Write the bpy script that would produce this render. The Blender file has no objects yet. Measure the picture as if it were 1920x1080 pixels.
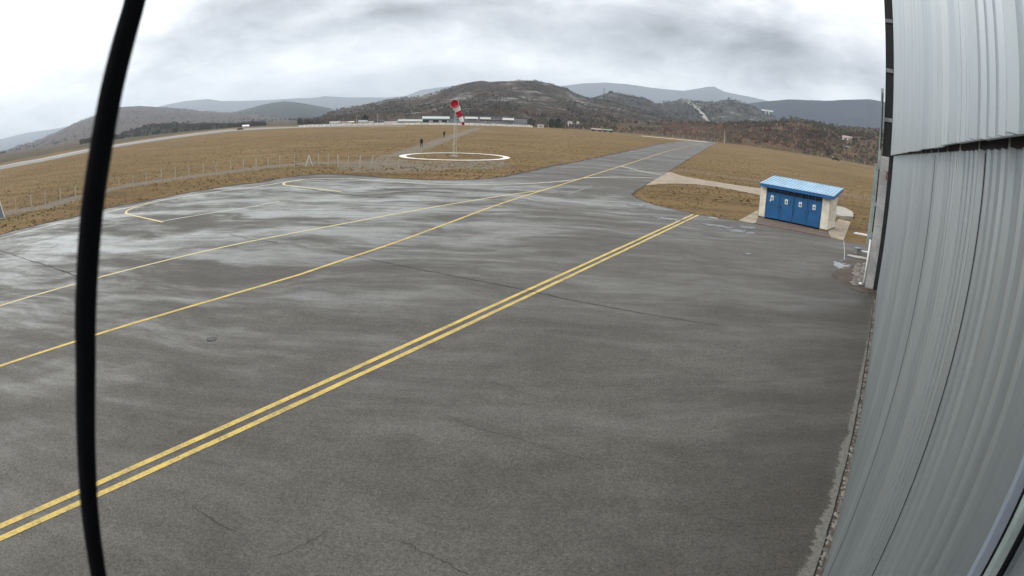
import bpy, bmesh, math, random
import numpy as np
from mathutils import Vector, Matrix, noise
random.seed(7); rng = np.random.default_rng(7)
R = math.radians
sc = bpy.context.scene
col = sc.collection

# ------------------------------------------------------------------ camera model (wide lens with barrel curve)
H = 5.95
LA, LC = 0.831257, 0.05266            # theta = LA*r + LC*r^3, r = 1 at half the frame width
PITCH, ROLL = 0.280872, 0.04021
def cam_dir(v):
    x, y, f = v[0], v[1], -v[2]
    cr, sr = math.cos(ROLL), math.sin(ROLL)
    x, y = cr*x - sr*y, sr*x + cr*y
    cp, sp = math.cos(PITCH), math.sin(PITCH)
    return Vector((x, f*cp + y*sp, -f*sp + y*cp))
def ray(px, py):
    x = (px-960)/960; y = -(py-540)/960
    r = math.hypot(x, y) + 1e-9
    th = LA*r + LC*r**3
    return cam_dir((x/r*math.sin(th), y/r*math.sin(th), -math.cos(th)))
def G(px, py, z=0.0):                  # where the sight line of a survey pixel meets height z
    d = ray(px, py); t = (H-z)/-d.z
    return (d.x*t, d.y*t)
def azel(px, py):
    d = ray(px, py)
    return math.atan2(d.x, d.y), math.asin(d.z)
def P3(px, py, D):                     # point at horizontal distance D
    a, e = azel(px, py)
    return Vector((D*math.sin(a), D*math.cos(a), H + D*math.tan(e)))

cd = bpy.data.cameras.new('camera'); cam = bpy.data.objects.new('camera', cd); col.objects.link(cam)
ex, ey, ez = cam_dir((1,0,0)), cam_dir((0,1,0)), cam_dir((0,0,1))
M = Matrix(((ex.x,ey.x,ez.x,0),(ex.y,ey.y,ez.y,0),(ex.z,ey.z,ez.z,H),(0,0,0,1)))
cam.matrix_world = M
cd.type = 'PANO'
sc.render.engine = 'CYCLES'
cd.sensor_fit = 'HORIZONTAL'; cd.sensor_width = 36; cd.sensor_height = 20.25
cc = cd.cycles if hasattr(cd, 'cycles') and hasattr(cd.cycles, 'panorama_type') else cd
if hasattr(cd, 'panorama_type'): cc = cd
cc.panorama_type = 'FISHEYE_LENS_POLYNOMIAL'
cc.fisheye_fov = math.pi
cc.fisheye_polynomial_k0 = 0; cc.fisheye_polynomial_k1 = -LA/18; cc.fisheye_polynomial_k2 = 0
cc.fisheye_polynomial_k3 = -LC/18**3; cc.fisheye_polynomial_k4 = 0
cd.clip_start = 0.02; cd.clip_end = 40000
cd.dof.use_dof = True; cd.dof.focus_distance = 30; cd.dof.aperture_fstop = 18
sc.camera = cam

# ------------------------------------------------------------------ node helper
class NT:
    def __init__(s, name, world=False):
        if world: s.id = bpy.data.worlds.new(name)
        else: s.id = bpy.data.materials.new(name)
        s.id.use_nodes = True; s.t = s.id.node_tree; s.t.nodes.clear()
    def n(s, typ, props=None, **inp):
        nd = s.t.nodes.new(typ)
        for k, v in (props or {}).items(): setattr(nd, k, v)
        for k, v in inp.items():
            key = int(k[1:]) if k[0] == 'i' and k[1:].isdigit() else k.replace('_', ' ')
            sock = nd.inputs[key]
            if isinstance(v, bpy.types.NodeSocket): s.t.links.new(v, sock)
            else: sock.default_value = v
        return nd
    def math(s, op, a, b=0.0, c=None, clamp=False):
        nd = s.n('ShaderNodeMath', dict(operation=op, use_clamp=clamp), i0=a, i1=b)
        if c is not None:
            if isinstance(c, bpy.types.NodeSocket): s.t.links.new(c, nd.inputs[2])
            else: nd.inputs[2].default_value = c
        return nd.outputs[0]
    def vmath(s, op, a, b=(0,0,0)):
        return s.n('ShaderNodeVectorMath', dict(operation=op), i0=a, i1=b).outputs[0]
    def mix(s, f, a, b, blend='MIX'):
        nd = s.n('ShaderNodeMix', dict(data_type='RGBA', blend_type=blend))
        for k, v in ((0, f), (6, a), (7, b)):
            if isinstance(v, bpy.types.NodeSocket): s.t.links.new(v, nd.inputs[k])
            elif k == 0: nd.inputs[k].default_value = v
            else: nd.inputs[k].default_value = (*v, 1) if len(v) == 3 else v
        return nd.outputs[2]
    def ramp(s, f, a, b, lo=0.0, hi=1.0, smooth=True):
        nd = s.n('ShaderNodeMapRange', dict(interpolation_type='SMOOTHSTEP' if smooth else 'LINEAR', clamp=True))
        for k, v in ((0, f), (1, a), (2, b), (3, lo), (4, hi)):
            if isinstance(v, bpy.types.NodeSocket): s.t.links.new(v, nd.inputs[k])
            else: nd.inputs[k].default_value = v
        return nd.outputs[0]
    def obj(s): return s.n('ShaderNodeTexCoord').outputs['Object']
    def geo(s): return s.n('ShaderNodeNewGeometry').outputs['Position']
    def mapv(s, v, scale=(1,1,1), rot=(0,0,0), loc=(0,0,0)):
        return s.n('ShaderNodeMapping', None, Vector=v, Scale=scale, Rotation=rot, Location=loc).outputs[0]
    def noise(s, v, scale=1.0, detail=3.0, rough=0.55, dist=0.0):
        return s.n('ShaderNodeTexNoise', None, Vector=v, Scale=scale, Detail=detail, Roughness=rough, Distortion=dist).outputs[0]
    def bsdf(s, color, rough=0.8, metal=0.0, spec=0.5, normal=None, alpha=None):
        kw = dict(Roughness=rough, Metallic=metal)
        kw['Base_Color'] = color if isinstance(color, bpy.types.NodeSocket) else (*color, 1)
        nd = s.n('ShaderNodeBsdfPrincipled', None, **kw)
        v = nd.inputs['Specular IOR Level']
        if isinstance(spec, bpy.types.NodeSocket): s.t.links.new(spec, v)
        else: v.default_value = spec
        if normal is not None: s.t.links.new(normal, nd.inputs['Normal'])
        if alpha is not None: s.t.links.new(alpha, nd.inputs['Alpha'])
        s.t.links.new(nd.outputs[0], s.n('ShaderNodeOutputMaterial').inputs[0])
        return s.id
    def bump(s, h, strength=0.5, dist=0.02):
        return s.n('ShaderNodeBump', None, Strength=strength, Distance=dist, Height=h).outputs[0]

def mat_plain(name, c, rough=0.7, metal=0.0, var=0.15, scale=3.0, spec=0.4, dirt=None):
    t = NT(name); p = t.obj()
    n1 = t.noise(p, scale, 5, .6); n2 = t.noise(p, scale*9, 3, .6)
    f = t.math('ADD', t.math('MULTIPLY', n1, .7), t.math('MULTIPLY', n2, .3))
    dark = tuple(x*(1-var*2) for x in c) if dirt is None else dirt
    lite = tuple(min(1, x*(1+var)) for x in c)
    return t.bsdf(t.mix(t.ramp(f, .3, .7), dark, lite), rough, metal, spec)

# ------------------------------------------------------------------ mesh helpers
class MB:
    def __init__(s): s.v = []; s.f = []
    def add(s, vs, fs):
        o = len(s.v); s.v += [tuple(v) for v in vs]; s.f += [tuple(i+o for i in f) for f in fs]; return s
    def box(s, c, size, ax=None):
        hx, hy, hz = size[0]/2, size[1]/2, size[2]/2
        X, Y, Z = ax if ax else (Vector((1,0,0)), Vector((0,1,0)), Vector((0,0,1)))
        c = Vector(c)
        vs = [c + X*(hx*i) + Y*(hy*j) + Z*(hz*k) for k in (-1,1) for j in (-1,1) for i in (-1,1)]
        return s.add(vs, [(0,2,3,1),(4,5,7,6),(0,1,5,4),(2,6,7,3),(0,4,6,2),(1,3,7,5)])
    def tube(s, pts, rad, n=8, cap=True):
        pts = [Vector(p) for p in pts]
        if not hasattr(rad, '__len__'): rad = [rad]*len(pts)
        vs = []; fs = []
        up = Vector((0,0,1))
        for i, p in enumerate(pts):
            d = (pts[min(i+1, len(pts)-1)] - pts[max(i-1, 0)]).normalized()
            a = d.cross(up if abs(d.z) < .95 else Vector((1,0,0))).normalized(); b = d.cross(a)
            for k in range(n):
                t = 2*math.pi*k/n; vs.append(p + (a*math.cos(t) + b*math.sin(t))*rad[i])
        for i in range(len(pts)-1):
            for k in range(n):
                k2 = (k+1) % n; fs.append((i*n+k, i*n+k2, (i+1)*n+k2, (i+1)*n+k))
        if cap: fs.append(tuple(range(n-1, -1, -1))); fs.append(tuple((len(pts)-1)*n+k for k in range(n)))
        return s.add(vs, fs)
    def poly(s, pts, z=0.0):
        return s.add([(p[0], p[1], z) for p in pts], [tuple(range(len(pts)))])
    def prism(s, pts, z0, z1):
        n = len(pts)
        vs = [(p[0], p[1], z0) for p in pts] + [(p[0], p[1], z1) for p in pts]
        fs = [tuple(range(n-1, -1, -1)), tuple(range(n, 2*n))] + [(i, (i+1) % n, n+(i+1) % n, n+i) for i in range(n)]
        return s.add(vs, fs)
    def build(s, name, mat, parent=None, smooth=False, loc=None):
        me = bpy.data.meshes.new(name)
        vs = s.v
        if loc is not None: vs = [(v[0]-loc[0], v[1]-loc[1], v[2]-loc[2]) for v in vs]
        me.from_pydata(vs, [], s.f); me.update()
        bm = bmesh.new(); bm.from_mesh(me)
        bmesh.ops.recalc_face_normals(bm, faces=bm.faces)
        big = [f for f in bm.faces if len(f.verts) > 4]
        if big: bmesh.ops.triangulate(bm, faces=big)
        bm.to_mesh(me); bm.free()
        if smooth:
            for p in me.polygons: p.use_smooth = True
        me.materials.append(mat)
        o = bpy.data.objects.new(name, me); col.objects.link(o)
        if loc is not None: o.location = loc
        if parent: o.parent = parent
        return o
def tag(o, label=None, cat=None, group=None, kind=None):
    for k, v in (('label', label), ('category', cat), ('group', group), ('kind', kind)):
        if v: o[k] = v
    return o
def empty(name, loc=(0,0,0), rz=0.0):
    o = bpy.data.objects.new(name, None); col.objects.link(o); o.location = loc; o.rotation_euler = (0,0,rz)
    o.empty_display_size = .3; return o
def ribbon(pts, w, z, seg=2.0, jit=0.0):
    """flat painted strip along world points; smoothed, resampled"""
    P = [Vector((p[0], p[1])) for p in pts]
    out = []
    for i in range(len(P)-1):
        p0 = P[max(i-1,0)]; p1 = P[i]; p2 = P[i+1]; p3 = P[min(i+2, len(P)-1)]
        n = max(1, int((p2-p1).length/seg))
        for k in range(n):
            t = k/n
            out.append(.5*((2*p1) + (p2-p0)*t + (2*p0-5*p1+4*p2-p3)*t*t + (3*p1-p0-3*p2+p3)*t**3))
    out.append(P[-1])
    vs = []; fs = []
    for i, p in enumerate(out):
        d = (out[min(i+1, len(out)-1)] - out[max(i-1,0)]).normalized(); nn = Vector((-d.y, d.x))
        ww = w/2*(1 + random.uniform(-jit, jit))
        j = nn*random.uniform(-jit, jit)*w if jit else Vector((0,0))
        vs += [(p.x+nn.x*ww+j.x, p.y+nn.y*ww+j.y, z), (p.x-nn.x*ww+j.x, p.y-nn.y*ww+j.y, z)]
    for i in range(len(out)-1): fs.append((2*i, 2*i+1, 2*i+3, 2*i+2))
    return vs, fs

# ------------------------------------------------------------------ hangar frame of reference
WY = 0.524519 + 0.080585               # direction in which the hangar wall runs away from the camera
wd = Vector((math.sin(WY), math.cos(WY), 0)); wn = Vector((math.cos(WY), -math.sin(WY), 0))
def WP(s, lat, z): return wd*s + wn*lat + Vector((0,0,z))
AX = (wd, wn, Vector((0,0,1)))

# ------------------------------------------------------------------ materials
def m_asphalt():
    t = NT('asphalt_apron'); p = t.geo()
    warp = t.n('ShaderNodeTexNoise', None, Vector=p, Scale=.11, Detail=3.0).outputs[1]
    pw = t.vmath('ADD', p, t.vmath('MULTIPLY', t.vmath('SUBTRACT', warp, (.5,.5,.5)), (9,9,0)))
    s1 = t.noise(t.mapv(pw, (.16, .42, 1), (0,0,R(20))), .9, 6, .6)
    s2 = t.noise(t.mapv(pw, (.045, .26, 1), (0,0,R(-4))), 1.0, 6, .6)
    s3 = t.noise(t.mapv(p, (.35, 1.6, 1), (0,0,R(8))), 1.0, 5, .7)
    big = t.noise(pw, .07, 4, .5)
    med = t.noise(p, 1.3, 5, .65)
    grain = t.noise(p, 26, 5, .85)
    agg = t.n('ShaderNodeTexVoronoi', dict(feature='F1'), Vector=p, Scale=30.0)
    blot = t.noise(t.mapv(pw, (.5,.8,1), (0,0,R(15))), .55, 6, .62)
    f = addm(t, (s1,.14), (s2,.20), (big,.22), (blot,.28), (med,.16))
    sx = t.n('ShaderNodeSeparateXYZ', None, Vector=p)
    # the far and left part of the apron stays damp and gets painted sheen, the part by the hangar is dry
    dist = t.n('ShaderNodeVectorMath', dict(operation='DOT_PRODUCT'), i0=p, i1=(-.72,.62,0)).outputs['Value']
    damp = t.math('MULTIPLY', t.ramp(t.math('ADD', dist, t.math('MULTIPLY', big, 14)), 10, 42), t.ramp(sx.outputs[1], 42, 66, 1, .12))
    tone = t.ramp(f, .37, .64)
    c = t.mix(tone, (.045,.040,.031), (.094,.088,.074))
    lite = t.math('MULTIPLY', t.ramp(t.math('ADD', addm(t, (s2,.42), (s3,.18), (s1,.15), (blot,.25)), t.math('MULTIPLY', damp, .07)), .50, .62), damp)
    c = t.mix(t.math('MULTIPLY', lite, .72), c, (.27,.28,.265))  # pale tone paints the sky's sheen on the damp asphalt into the colour
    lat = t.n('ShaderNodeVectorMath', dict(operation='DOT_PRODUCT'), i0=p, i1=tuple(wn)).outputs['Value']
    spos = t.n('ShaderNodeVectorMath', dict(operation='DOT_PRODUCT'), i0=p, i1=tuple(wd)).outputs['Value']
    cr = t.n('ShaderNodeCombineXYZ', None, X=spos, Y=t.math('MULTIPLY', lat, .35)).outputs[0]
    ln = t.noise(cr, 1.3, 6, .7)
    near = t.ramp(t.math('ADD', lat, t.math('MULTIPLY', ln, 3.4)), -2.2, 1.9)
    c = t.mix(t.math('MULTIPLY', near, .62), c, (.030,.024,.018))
    br = t.ramp(t.noise(p, .35, 5, .65, .8), .50, .68)
    c = t.mix(t.math('MULTIPLY', br, .25), c, (.056,.049,.039))
    c = t.mix(1.0, c, t.mix(t.ramp(grain, .34, .66, 0, 1, False), (.15,.15,.15), (1.9,1.9,1.9)), 'MULTIPLY')
    spk = t.ramp(agg.outputs[0], .05, .26, 1, 0)
    pick = t.ramp(t.n('ShaderNodeSeparateColor', None, Color=agg.outputs[1]).outputs[0], .90, .93)
    c = t.mix(t.math('MULTIPLY', t.math('MULTIPLY', spk, pick), .7), c, (.34,.31,.26))
    pick2 = t.ramp(t.n('ShaderNodeSeparateColor', None, Color=agg.outputs[1]).outputs[1], .84, .88)
    c = t.mix(t.math('MULTIPLY', t.math('MULTIPLY', spk, pick2), .8), c, (.010,.009,.008))
    cv = t.n('ShaderNodeTexVoronoi', dict(feature='DISTANCE_TO_EDGE'), Vector=t.vmath('ADD', p, t.vmath('MULTIPLY', t.n('ShaderNodeTexNoise', None, Vector=p, Scale=1.6, Detail=4.0).outputs[1], (.9,.9,.9))), Scale=.17).outputs[0]
    crk = t.math('MULTIPLY', t.ramp(cv, .0, .0022, 1, 0), t.ramp(t.noise(p, .22, 3), .52, .6))
    c = t.mix(t.math('MULTIPLY', crk, .7), c, (.014,.013,.012))
    rg = t.math('SUBTRACT', t.ramp(addm(t, (s2,.5), (s3,.3), (s1,.2)), .42, .60, .74, .50), t.math('MULTIPLY', damp, t.ramp(addm(t, (s2,.45), (s3,.35), (s1,.2)), .46, .62, 0, .24)))
    h = t.math('ADD', grain, t.math('MULTIPLY', agg.outputs[0], .8))
    return t.bsdf(c, rg, 0, .5, t.bump(h, .25, .005))
def addm(t, *a):
    s = None
    for v, w in a:
        x = t.math('MULTIPLY', v, w); s = x if s is None else t.math('ADD', s, x)
    return s
def m_ground():
    t = NT('dry_grass_field'); p = t.geo()
    at = t.n('ShaderNodeAttribute', dict(attribute_name='zone')).outputs['Color']
    sep = t.n('ShaderNodeSeparateColor', None, Color=at)
    gravel, wild, worn = sep.outputs[0], sep.outputs[1], sep.outputs[2]
    rows = t.noise(t.mapv(p, (.05, .42, 1), (0,0,R(4))), 1.0, 7, .75, .4)
    big = t.noise(p, .03, 4, .6)
    tuft = t.noise(p, 1.4, 6, .8)
    fine = t.noise(p, 7, 4, .75)
    c = t.mix(t.ramp(big, .35, .65), (.128,.083,.038), (.176,.117,.055))
    c = t.mix(t.ramp(rows, .50, .58, 0, .65), c, (.080,.054,.026))
    c = t.mix(t.ramp(rows, .50, .40, 0, .45), c, (.215,.137,.058))
    c = t.mix(t.ramp(tuft, .47, .60, 0, .5), c, (.23,.158,.075))
    c = t.mix(t.ramp(tuft, .47, .34, 0, .34), c, (.085,.060,.030))
    c = t.mix(t.ramp(t.noise(p, .10, 6, .7), .50, .66, 0, .5), c, (.125,.118,.045))
    c = t.mix(t.ramp(t.noise(t.mapv(p, (.4,1,1)), .09, 6, .75), .56, .66, 0, .6), c, (.24,.185,.115))
    gn = t.noise(p, 3.0, 5, .8)
    gcol = t.mix(t.ramp(gn, .4, .6), (.10,.085,.065), (.25,.225,.19))
    gm = t.ramp(t.math('ADD', gravel, t.math('MULTIPLY', t.math('SUBTRACT', t.noise(p, .8, 5, .7), .5), 1.4)), .35, .75)
    c = t.mix(t.math('MULTIPLY', gm, .8), c, gcol)
    wc = t.mix(t.ramp(t.noise(p, .05, 6, .7), .4, .6), (.048,.040,.028), (.115,.088,.055))
    c = t.mix(wild, c, wc)
    c = t.mix(1.0, c, t.mix(t.ramp(fine, .3, .7), (.72,.72,.72), (1.28,1.28,1.28)), 'MULTIPLY')
    return t.bsdf(c, .95, 0, .1, t.bump(t.math('ADD', tuft, t.math('MULTIPLY', rows, .6)), .8, .25))
def m_concrete(name, a, b, scale=1.0, rough=.85):
    t = NT(name); p = t.geo()
    n1 = t.noise(p, .7*scale, 6, .65, .5); n2 = t.noise(p, 12*scale, 4, .7)
    c = t.mix(t.ramp(n1, .35, .65), a, b)
    c = t.mix(1.0, c, t.mix(t.ramp(n2, .3, .7), (.8,.8,.8), (1.15,1.15,1.15)), 'MULTIPLY')
    return t.bsdf(c, rough, 0, .3, t.bump(n2, .3, .01))
def m_paint(name, c, worn, amount=.5):
    t = NT(name); p = t.geo()
    n = t.noise(p, 14, 5, .8); n2 = t.noise(p, 1.2, 4, .6)
    f = t.ramp(t.math('ADD', t.math('MULTIPLY', n, .6), t.math('MULTIPLY', n2, .4)), .50-.1*amount, .66)
    f = t.math('MULTIPLY', f, amount)
    return t.bsdf(t.mix(f, c, worn), .6, 0, .4)
def m_hill(name, scrub, rock, scrub2, sc_=1.0, rocky=.5, red=None):
    t = NT(name); p = t.geo()
    p = t.mapv(p, (sc_, sc_, sc_*1.6))
    n0 = t.noise(p, .006, 7, .62, .5); n1 = t.noise(p, .035, 7, .72); n2 = t.noise(p, .22, 6, .8)
    c = t.mix(t.ramp(n0, .38, .62), scrub, scrub2)
    c = t.mix(t.ramp(n2, .45, .60, 0, .75), c, tuple(x*.38 for x in scrub))
    rk = t.math('MULTIPLY', t.ramp(t.math('ADD', t.math('MULTIPLY', n1, .5), t.math('MULTIPLY', n0, .5)), .62-.12*rocky, .70-.10*rocky), t.ramp(n2, .38, .55))
    c = t.mix(t.math('MULTIPLY', rk, .85), c, rock)
    if red: c = t.mix(t.ramp(t.noise(p, .02, 5, .7), .50, .62, 0, .7), c, red)
    return t.bsdf(c, .95, 0, .05, t.bump(n2, 1.0, 2.0))
def m_foliage(name, a, b, scale=.3):
    t = NT(name); p = t.geo()
    c = t.mix(t.ramp(t.noise(p, scale, 4, .7), .35, .65), a, b)
    c = t.mix(t.ramp(t.noise(p, scale*.15, 3, .6), .4, .6), c, tuple(x*.6 for x in a))
    return t.bsdf(c, .9, 0, .1)
def m_cladding(name, ca, cb_):
    t = NT(name); p = t.geo()
    spos = t.n('ShaderNodeVectorMath', dict(operation='DOT_PRODUCT'), i0=p, i1=tuple(wd)).outputs['Value']
    z = t.n('ShaderNodeSeparateXYZ', None, Vector=p).outputs[2]
    v = t.n('ShaderNodeCombineXYZ', None, X=t.math('MULTIPLY', spos, 1.0), Y=t.math('MULTIPLY', z, .12)).outputs[0]
    streak = t.noise(v, 7.0, 4, .6); cloud = t.noise(v, 1.2, 4, .6)
    panel = t.n('ShaderNodeTexWhiteNoise', dict(noise_dimensions='1D'), W=t.math('FLOOR', t.math('MULTIPLY', spos, 1.0))).outputs[0]
    c = t.mix(t.ramp(cloud, .3, .7), ca, cb_)
    c = t.mix(t.math('MULTIPLY', t.ramp(streak, .5, .72), .12), c, (.30,.33,.34))
    c = t.mix(t.math('MULTIPLY', panel, .12), c, tuple(x*.8 for x in ca))
    low = t.math('MULTIPLY', t.ramp(t.math('ADD', z, t.math('MULTIPLY', streak, 1.2)), .3, 1.5, 1, 0), .35)
    c = t.mix(low, c, (.24,.24,.21))
    sp = t.n('ShaderNodeTexVoronoi', None, Vector=p, Scale=2.3)
    dot = t.ramp(sp.outputs[0], .0, .022, 1, 0)
    c = t.mix(t.math('MULTIPLY', dot, .7), c, (.05,.05,.05))
    return t.bsdf(c, t.ramp(cloud, .3, .7, .28, .36), .82, .5, t.bump(cloud, .10, .02))

MAT = {}
MAT['asphalt'] = m_asphalt()
MAT['ground'] = m_ground()
MAT['runway'] = m_concrete('runway_surface', (.20,.19,.175), (.27,.26,.245), .1)
MAT['concrete'] = m_concrete('concrete_path', (.24,.195,.145), (.34,.285,.215))
MAT['slab'] = m_concrete('old_concrete', (.28,.26,.22), (.40,.38,.34), 2)
MAT['strip'] = m_concrete('pale_damp_concrete', (.14,.135,.115), (.20,.195,.17), 2)
MAT['paver'] = m_concrete('red_brown_paving', (.105,.075,.062), (.15,.115,.095), 3)
MAT['dirt'] = m_concrete('wet_brown_dirt', (.055,.042,.032), (.095,.075,.058), 1.5)
MAT['stone'] = m_concrete('pale_stone', (.10,.09,.08), (.24,.22,.19), 6)
MAT['yellow'] = m_paint('yellow_line_paint', (.60,.43,.105), (.17,.14,.08), .85)
MAT['pale_yellow'] = m_paint('faded_yellow_line_paint', (.62,.52,.25), (.30,.28,.2), .6)
MAT['pale'] = m_paint('faded_white_and_sheen_paint', (.58,.56,.46), (.20,.19,.17), .8)
MAT['faint'] = m_paint('worn_out_line_paint', (.19,.185,.165), (.11,.105,.1), .9)
MAT['white_paint'] = m_paint('white_ring_paint', (.80,.78,.72), (.42,.38,.30), .5)
MAT['crack'] = mat_plain('crack_dark_fill', (.012,.011,.010), .9)  # near-black fill for asphalt cracks and the joint gap
MAT['edge_soil'] = mat_plain('dark_edge_soil', (.045,.030,.022), .95)
MAT['cladding'] = m_cladding('door_steel_sheet', (.43,.48,.50), (.53,.575,.585))
MAT['cladding_up'] = m_cladding('upper_steel_sheet', (.45,.495,.51), (.54,.575,.575))
MAT['trim'] = mat_plain('blue_grey_trim', (.27,.31,.37), .4, 0, .1)
MAT['dark'] = mat_plain('black_steel', (.012,.012,.014), .6, 0, .2)
MAT['rubber'] = mat_plain('black_plastic_sleeve', (.006,.006,.008), .9, 0, .1, 20, .08)
MAT['grey_steel'] = mat_plain('weathered_grey_steel', (.24,.25,.25), .5, 0, .25, 1.2)
MAT['green_steel'] = mat_plain('grey_green_painted_steel', (.30,.36,.35), .5, 0, .2, 1.5)
MAT['white_plastic'] = mat_plain('white_plastic_pipe', (.74,.74,.72), .4, 0, .08)
MAT['hut_wall'] = mat_plain('cream_rendered_wall', (.74,.71,.61), .9, 0, .08, 1.6, .4, (.50,.46,.36))
MAT['hut_plinth'] = mat_plain('dirty_plinth', (.16,.13,.10), .9, 0, .2)
MAT['blue'] = mat_plain('deep_blue_painted_steel', (.012,.105,.27), .5, 0, .12, 1.5)
MAT['blue_dark'] = mat_plain('dark_blue_louver', (.006,.022,.06), .6)
MAT['roof_blue'] = mat_plain('pale_blue_roof_sheet', (.30,.47,.61), .35, 0, .12, 1.0)
MAT['fascia_blue'] = mat_plain('blue_fascia', (.018,.12,.33), .4, 0, .1, 1.5)
MAT['paper'] = mat_plain('white_sign_plate', (.78,.80,.78), .6, 0, .05)
MAT['ink'] = mat_plain('dark_print', (.05,.06,.06), .7)
MAT['red'] = mat_plain('red_cloth', (.42,.008,.028), .8, 0, .12, 1.0)
MAT['white_cloth'] = mat_plain('white_cloth', (.78,.76,.76), .8, 0, .06, 1.0)
MAT['mast'] = mat_plain('pale_galvanised_steel', (.50,.48,.45), .5, 0, .15)
MAT['post'] = mat_plain('pale_concrete_post', (.45,.41,.33), .9, 0, .12)
MAT['wire'] = mat_plain('dull_wire', (.20,.19,.17), .5, .4)
MAT['black_cloth'] = mat_plain('black_clothing', (.012,.012,.014), .9)
MAT['skin'] = mat_plain('skin', (.45,.27,.19), .6)
MAT['wall_white'] = mat_plain('white_wall', (.82,.79,.73), .85, 0, .12, .2)
MAT['wall_cream'] = mat_plain('cream_wall', (.56,.50,.41), .85, 0, .12, .2)
MAT['wall_grey'] = mat_plain('grey_metal_wall', (.22,.22,.235), .6, 0, .12, .2)
MAT['wall_dark'] = mat_plain('dark_metal_wall', (.10,.11,.125), .6, 0, .12, .2)
MAT['fascia_white'] = mat_plain('white_fascia_panel', (.92,.93,.92), .5, 0, .02, .3)
MAT['glass'] = mat_plain('dark_window_glass', (.02,.022,.028), .15, 0, .1, 1, .6)
MAT['roof_red'] = mat_plain('faded_red_roof', (.33,.25,.23), .8, 0, .15, .5)
MAT['roof_grey'] = mat_plain('grey_roof', (.30,.31,.32), .7, 0, .15, .5)
MAT['green_paint'] = mat_plain('green_painted_steel', (.10,.24,.19), .6, 0, .12, .5)
MAT['car_dark'] = mat_plain('dark_car_paint', (.012,.013,.016), .25)
MAT['tyre'] = mat_plain('tyre_rubber', (.015,.015,.015), .9)
MAT['bark'] = mat_plain('grey_brown_bark', (.09,.07,.055), .95)
MAT['conifer'] = m_foliage('dark_evergreen_leaves', (.012,.022,.012), (.03,.045,.02), .6)
MAT['scrub'] = m_foliage('leafless_scrub', (.10,.082,.062), (.24,.195,.15), .05)
MAT['scrub_red'] = m_foliage('reddish_leafless_scrub', (.13,.065,.050), (.23,.13,.095), .04)
MAT['scrub_dark'] = m_foliage('dark_hill_scrub', (.036,.036,.028), (.080,.070,.054), .02)
MAT['tuft'] = m_foliage('dry_grass_tufts', (.22,.145,.066), (.33,.235,.12), .4)

# ------------------------------------------------------------------ zones of the ground
FIELD_PX = [(-150,352),(-60,322),(0,306),(80,291),(161,277),(214,269),(340,250.5),(430,240.5),(520,236.5),(600,234.8),(760,233.6),(900,234.2),(1000,238.3),(1100,242.4),(1160,246.5),(1204,251.5),(1280,259),(1345,265.5),(1400,271.5),(1450,278.5),(1500,287),(1561,297),(1600,304),(1642,312),(1700,324),(1780,344)]
FIELD = [G(*p) for p in FIELD_PX]
FIELD_AZ = np.array([math.atan2(p[0], p[1]) for p in FIELD]); FIELD_D = np.array([math.hypot(*p) for p in FIELD])
def edge_dist(a): return np.interp(a, FIELD_AZ, FIELD_D)
TRACK = [[G(*p) for p in L] for L in ([(0,402),(90,386),(150,369),(208,354),(278,342),(360,331),(455,319),(520,311),(577,306),(640,305),(700,306),(760,309)],
                                      [(742,292),(770,284),(794,275),(820,266),(850,256),(884,244),(900,240)])]
GRAVEL_BLOB = [(700,300),(640,310),(650,318),(700,322),(760,322),(850,316),(930,316),(950,306),(930,302),(850,305),(770,303),(735,297),(720,292)]

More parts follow.
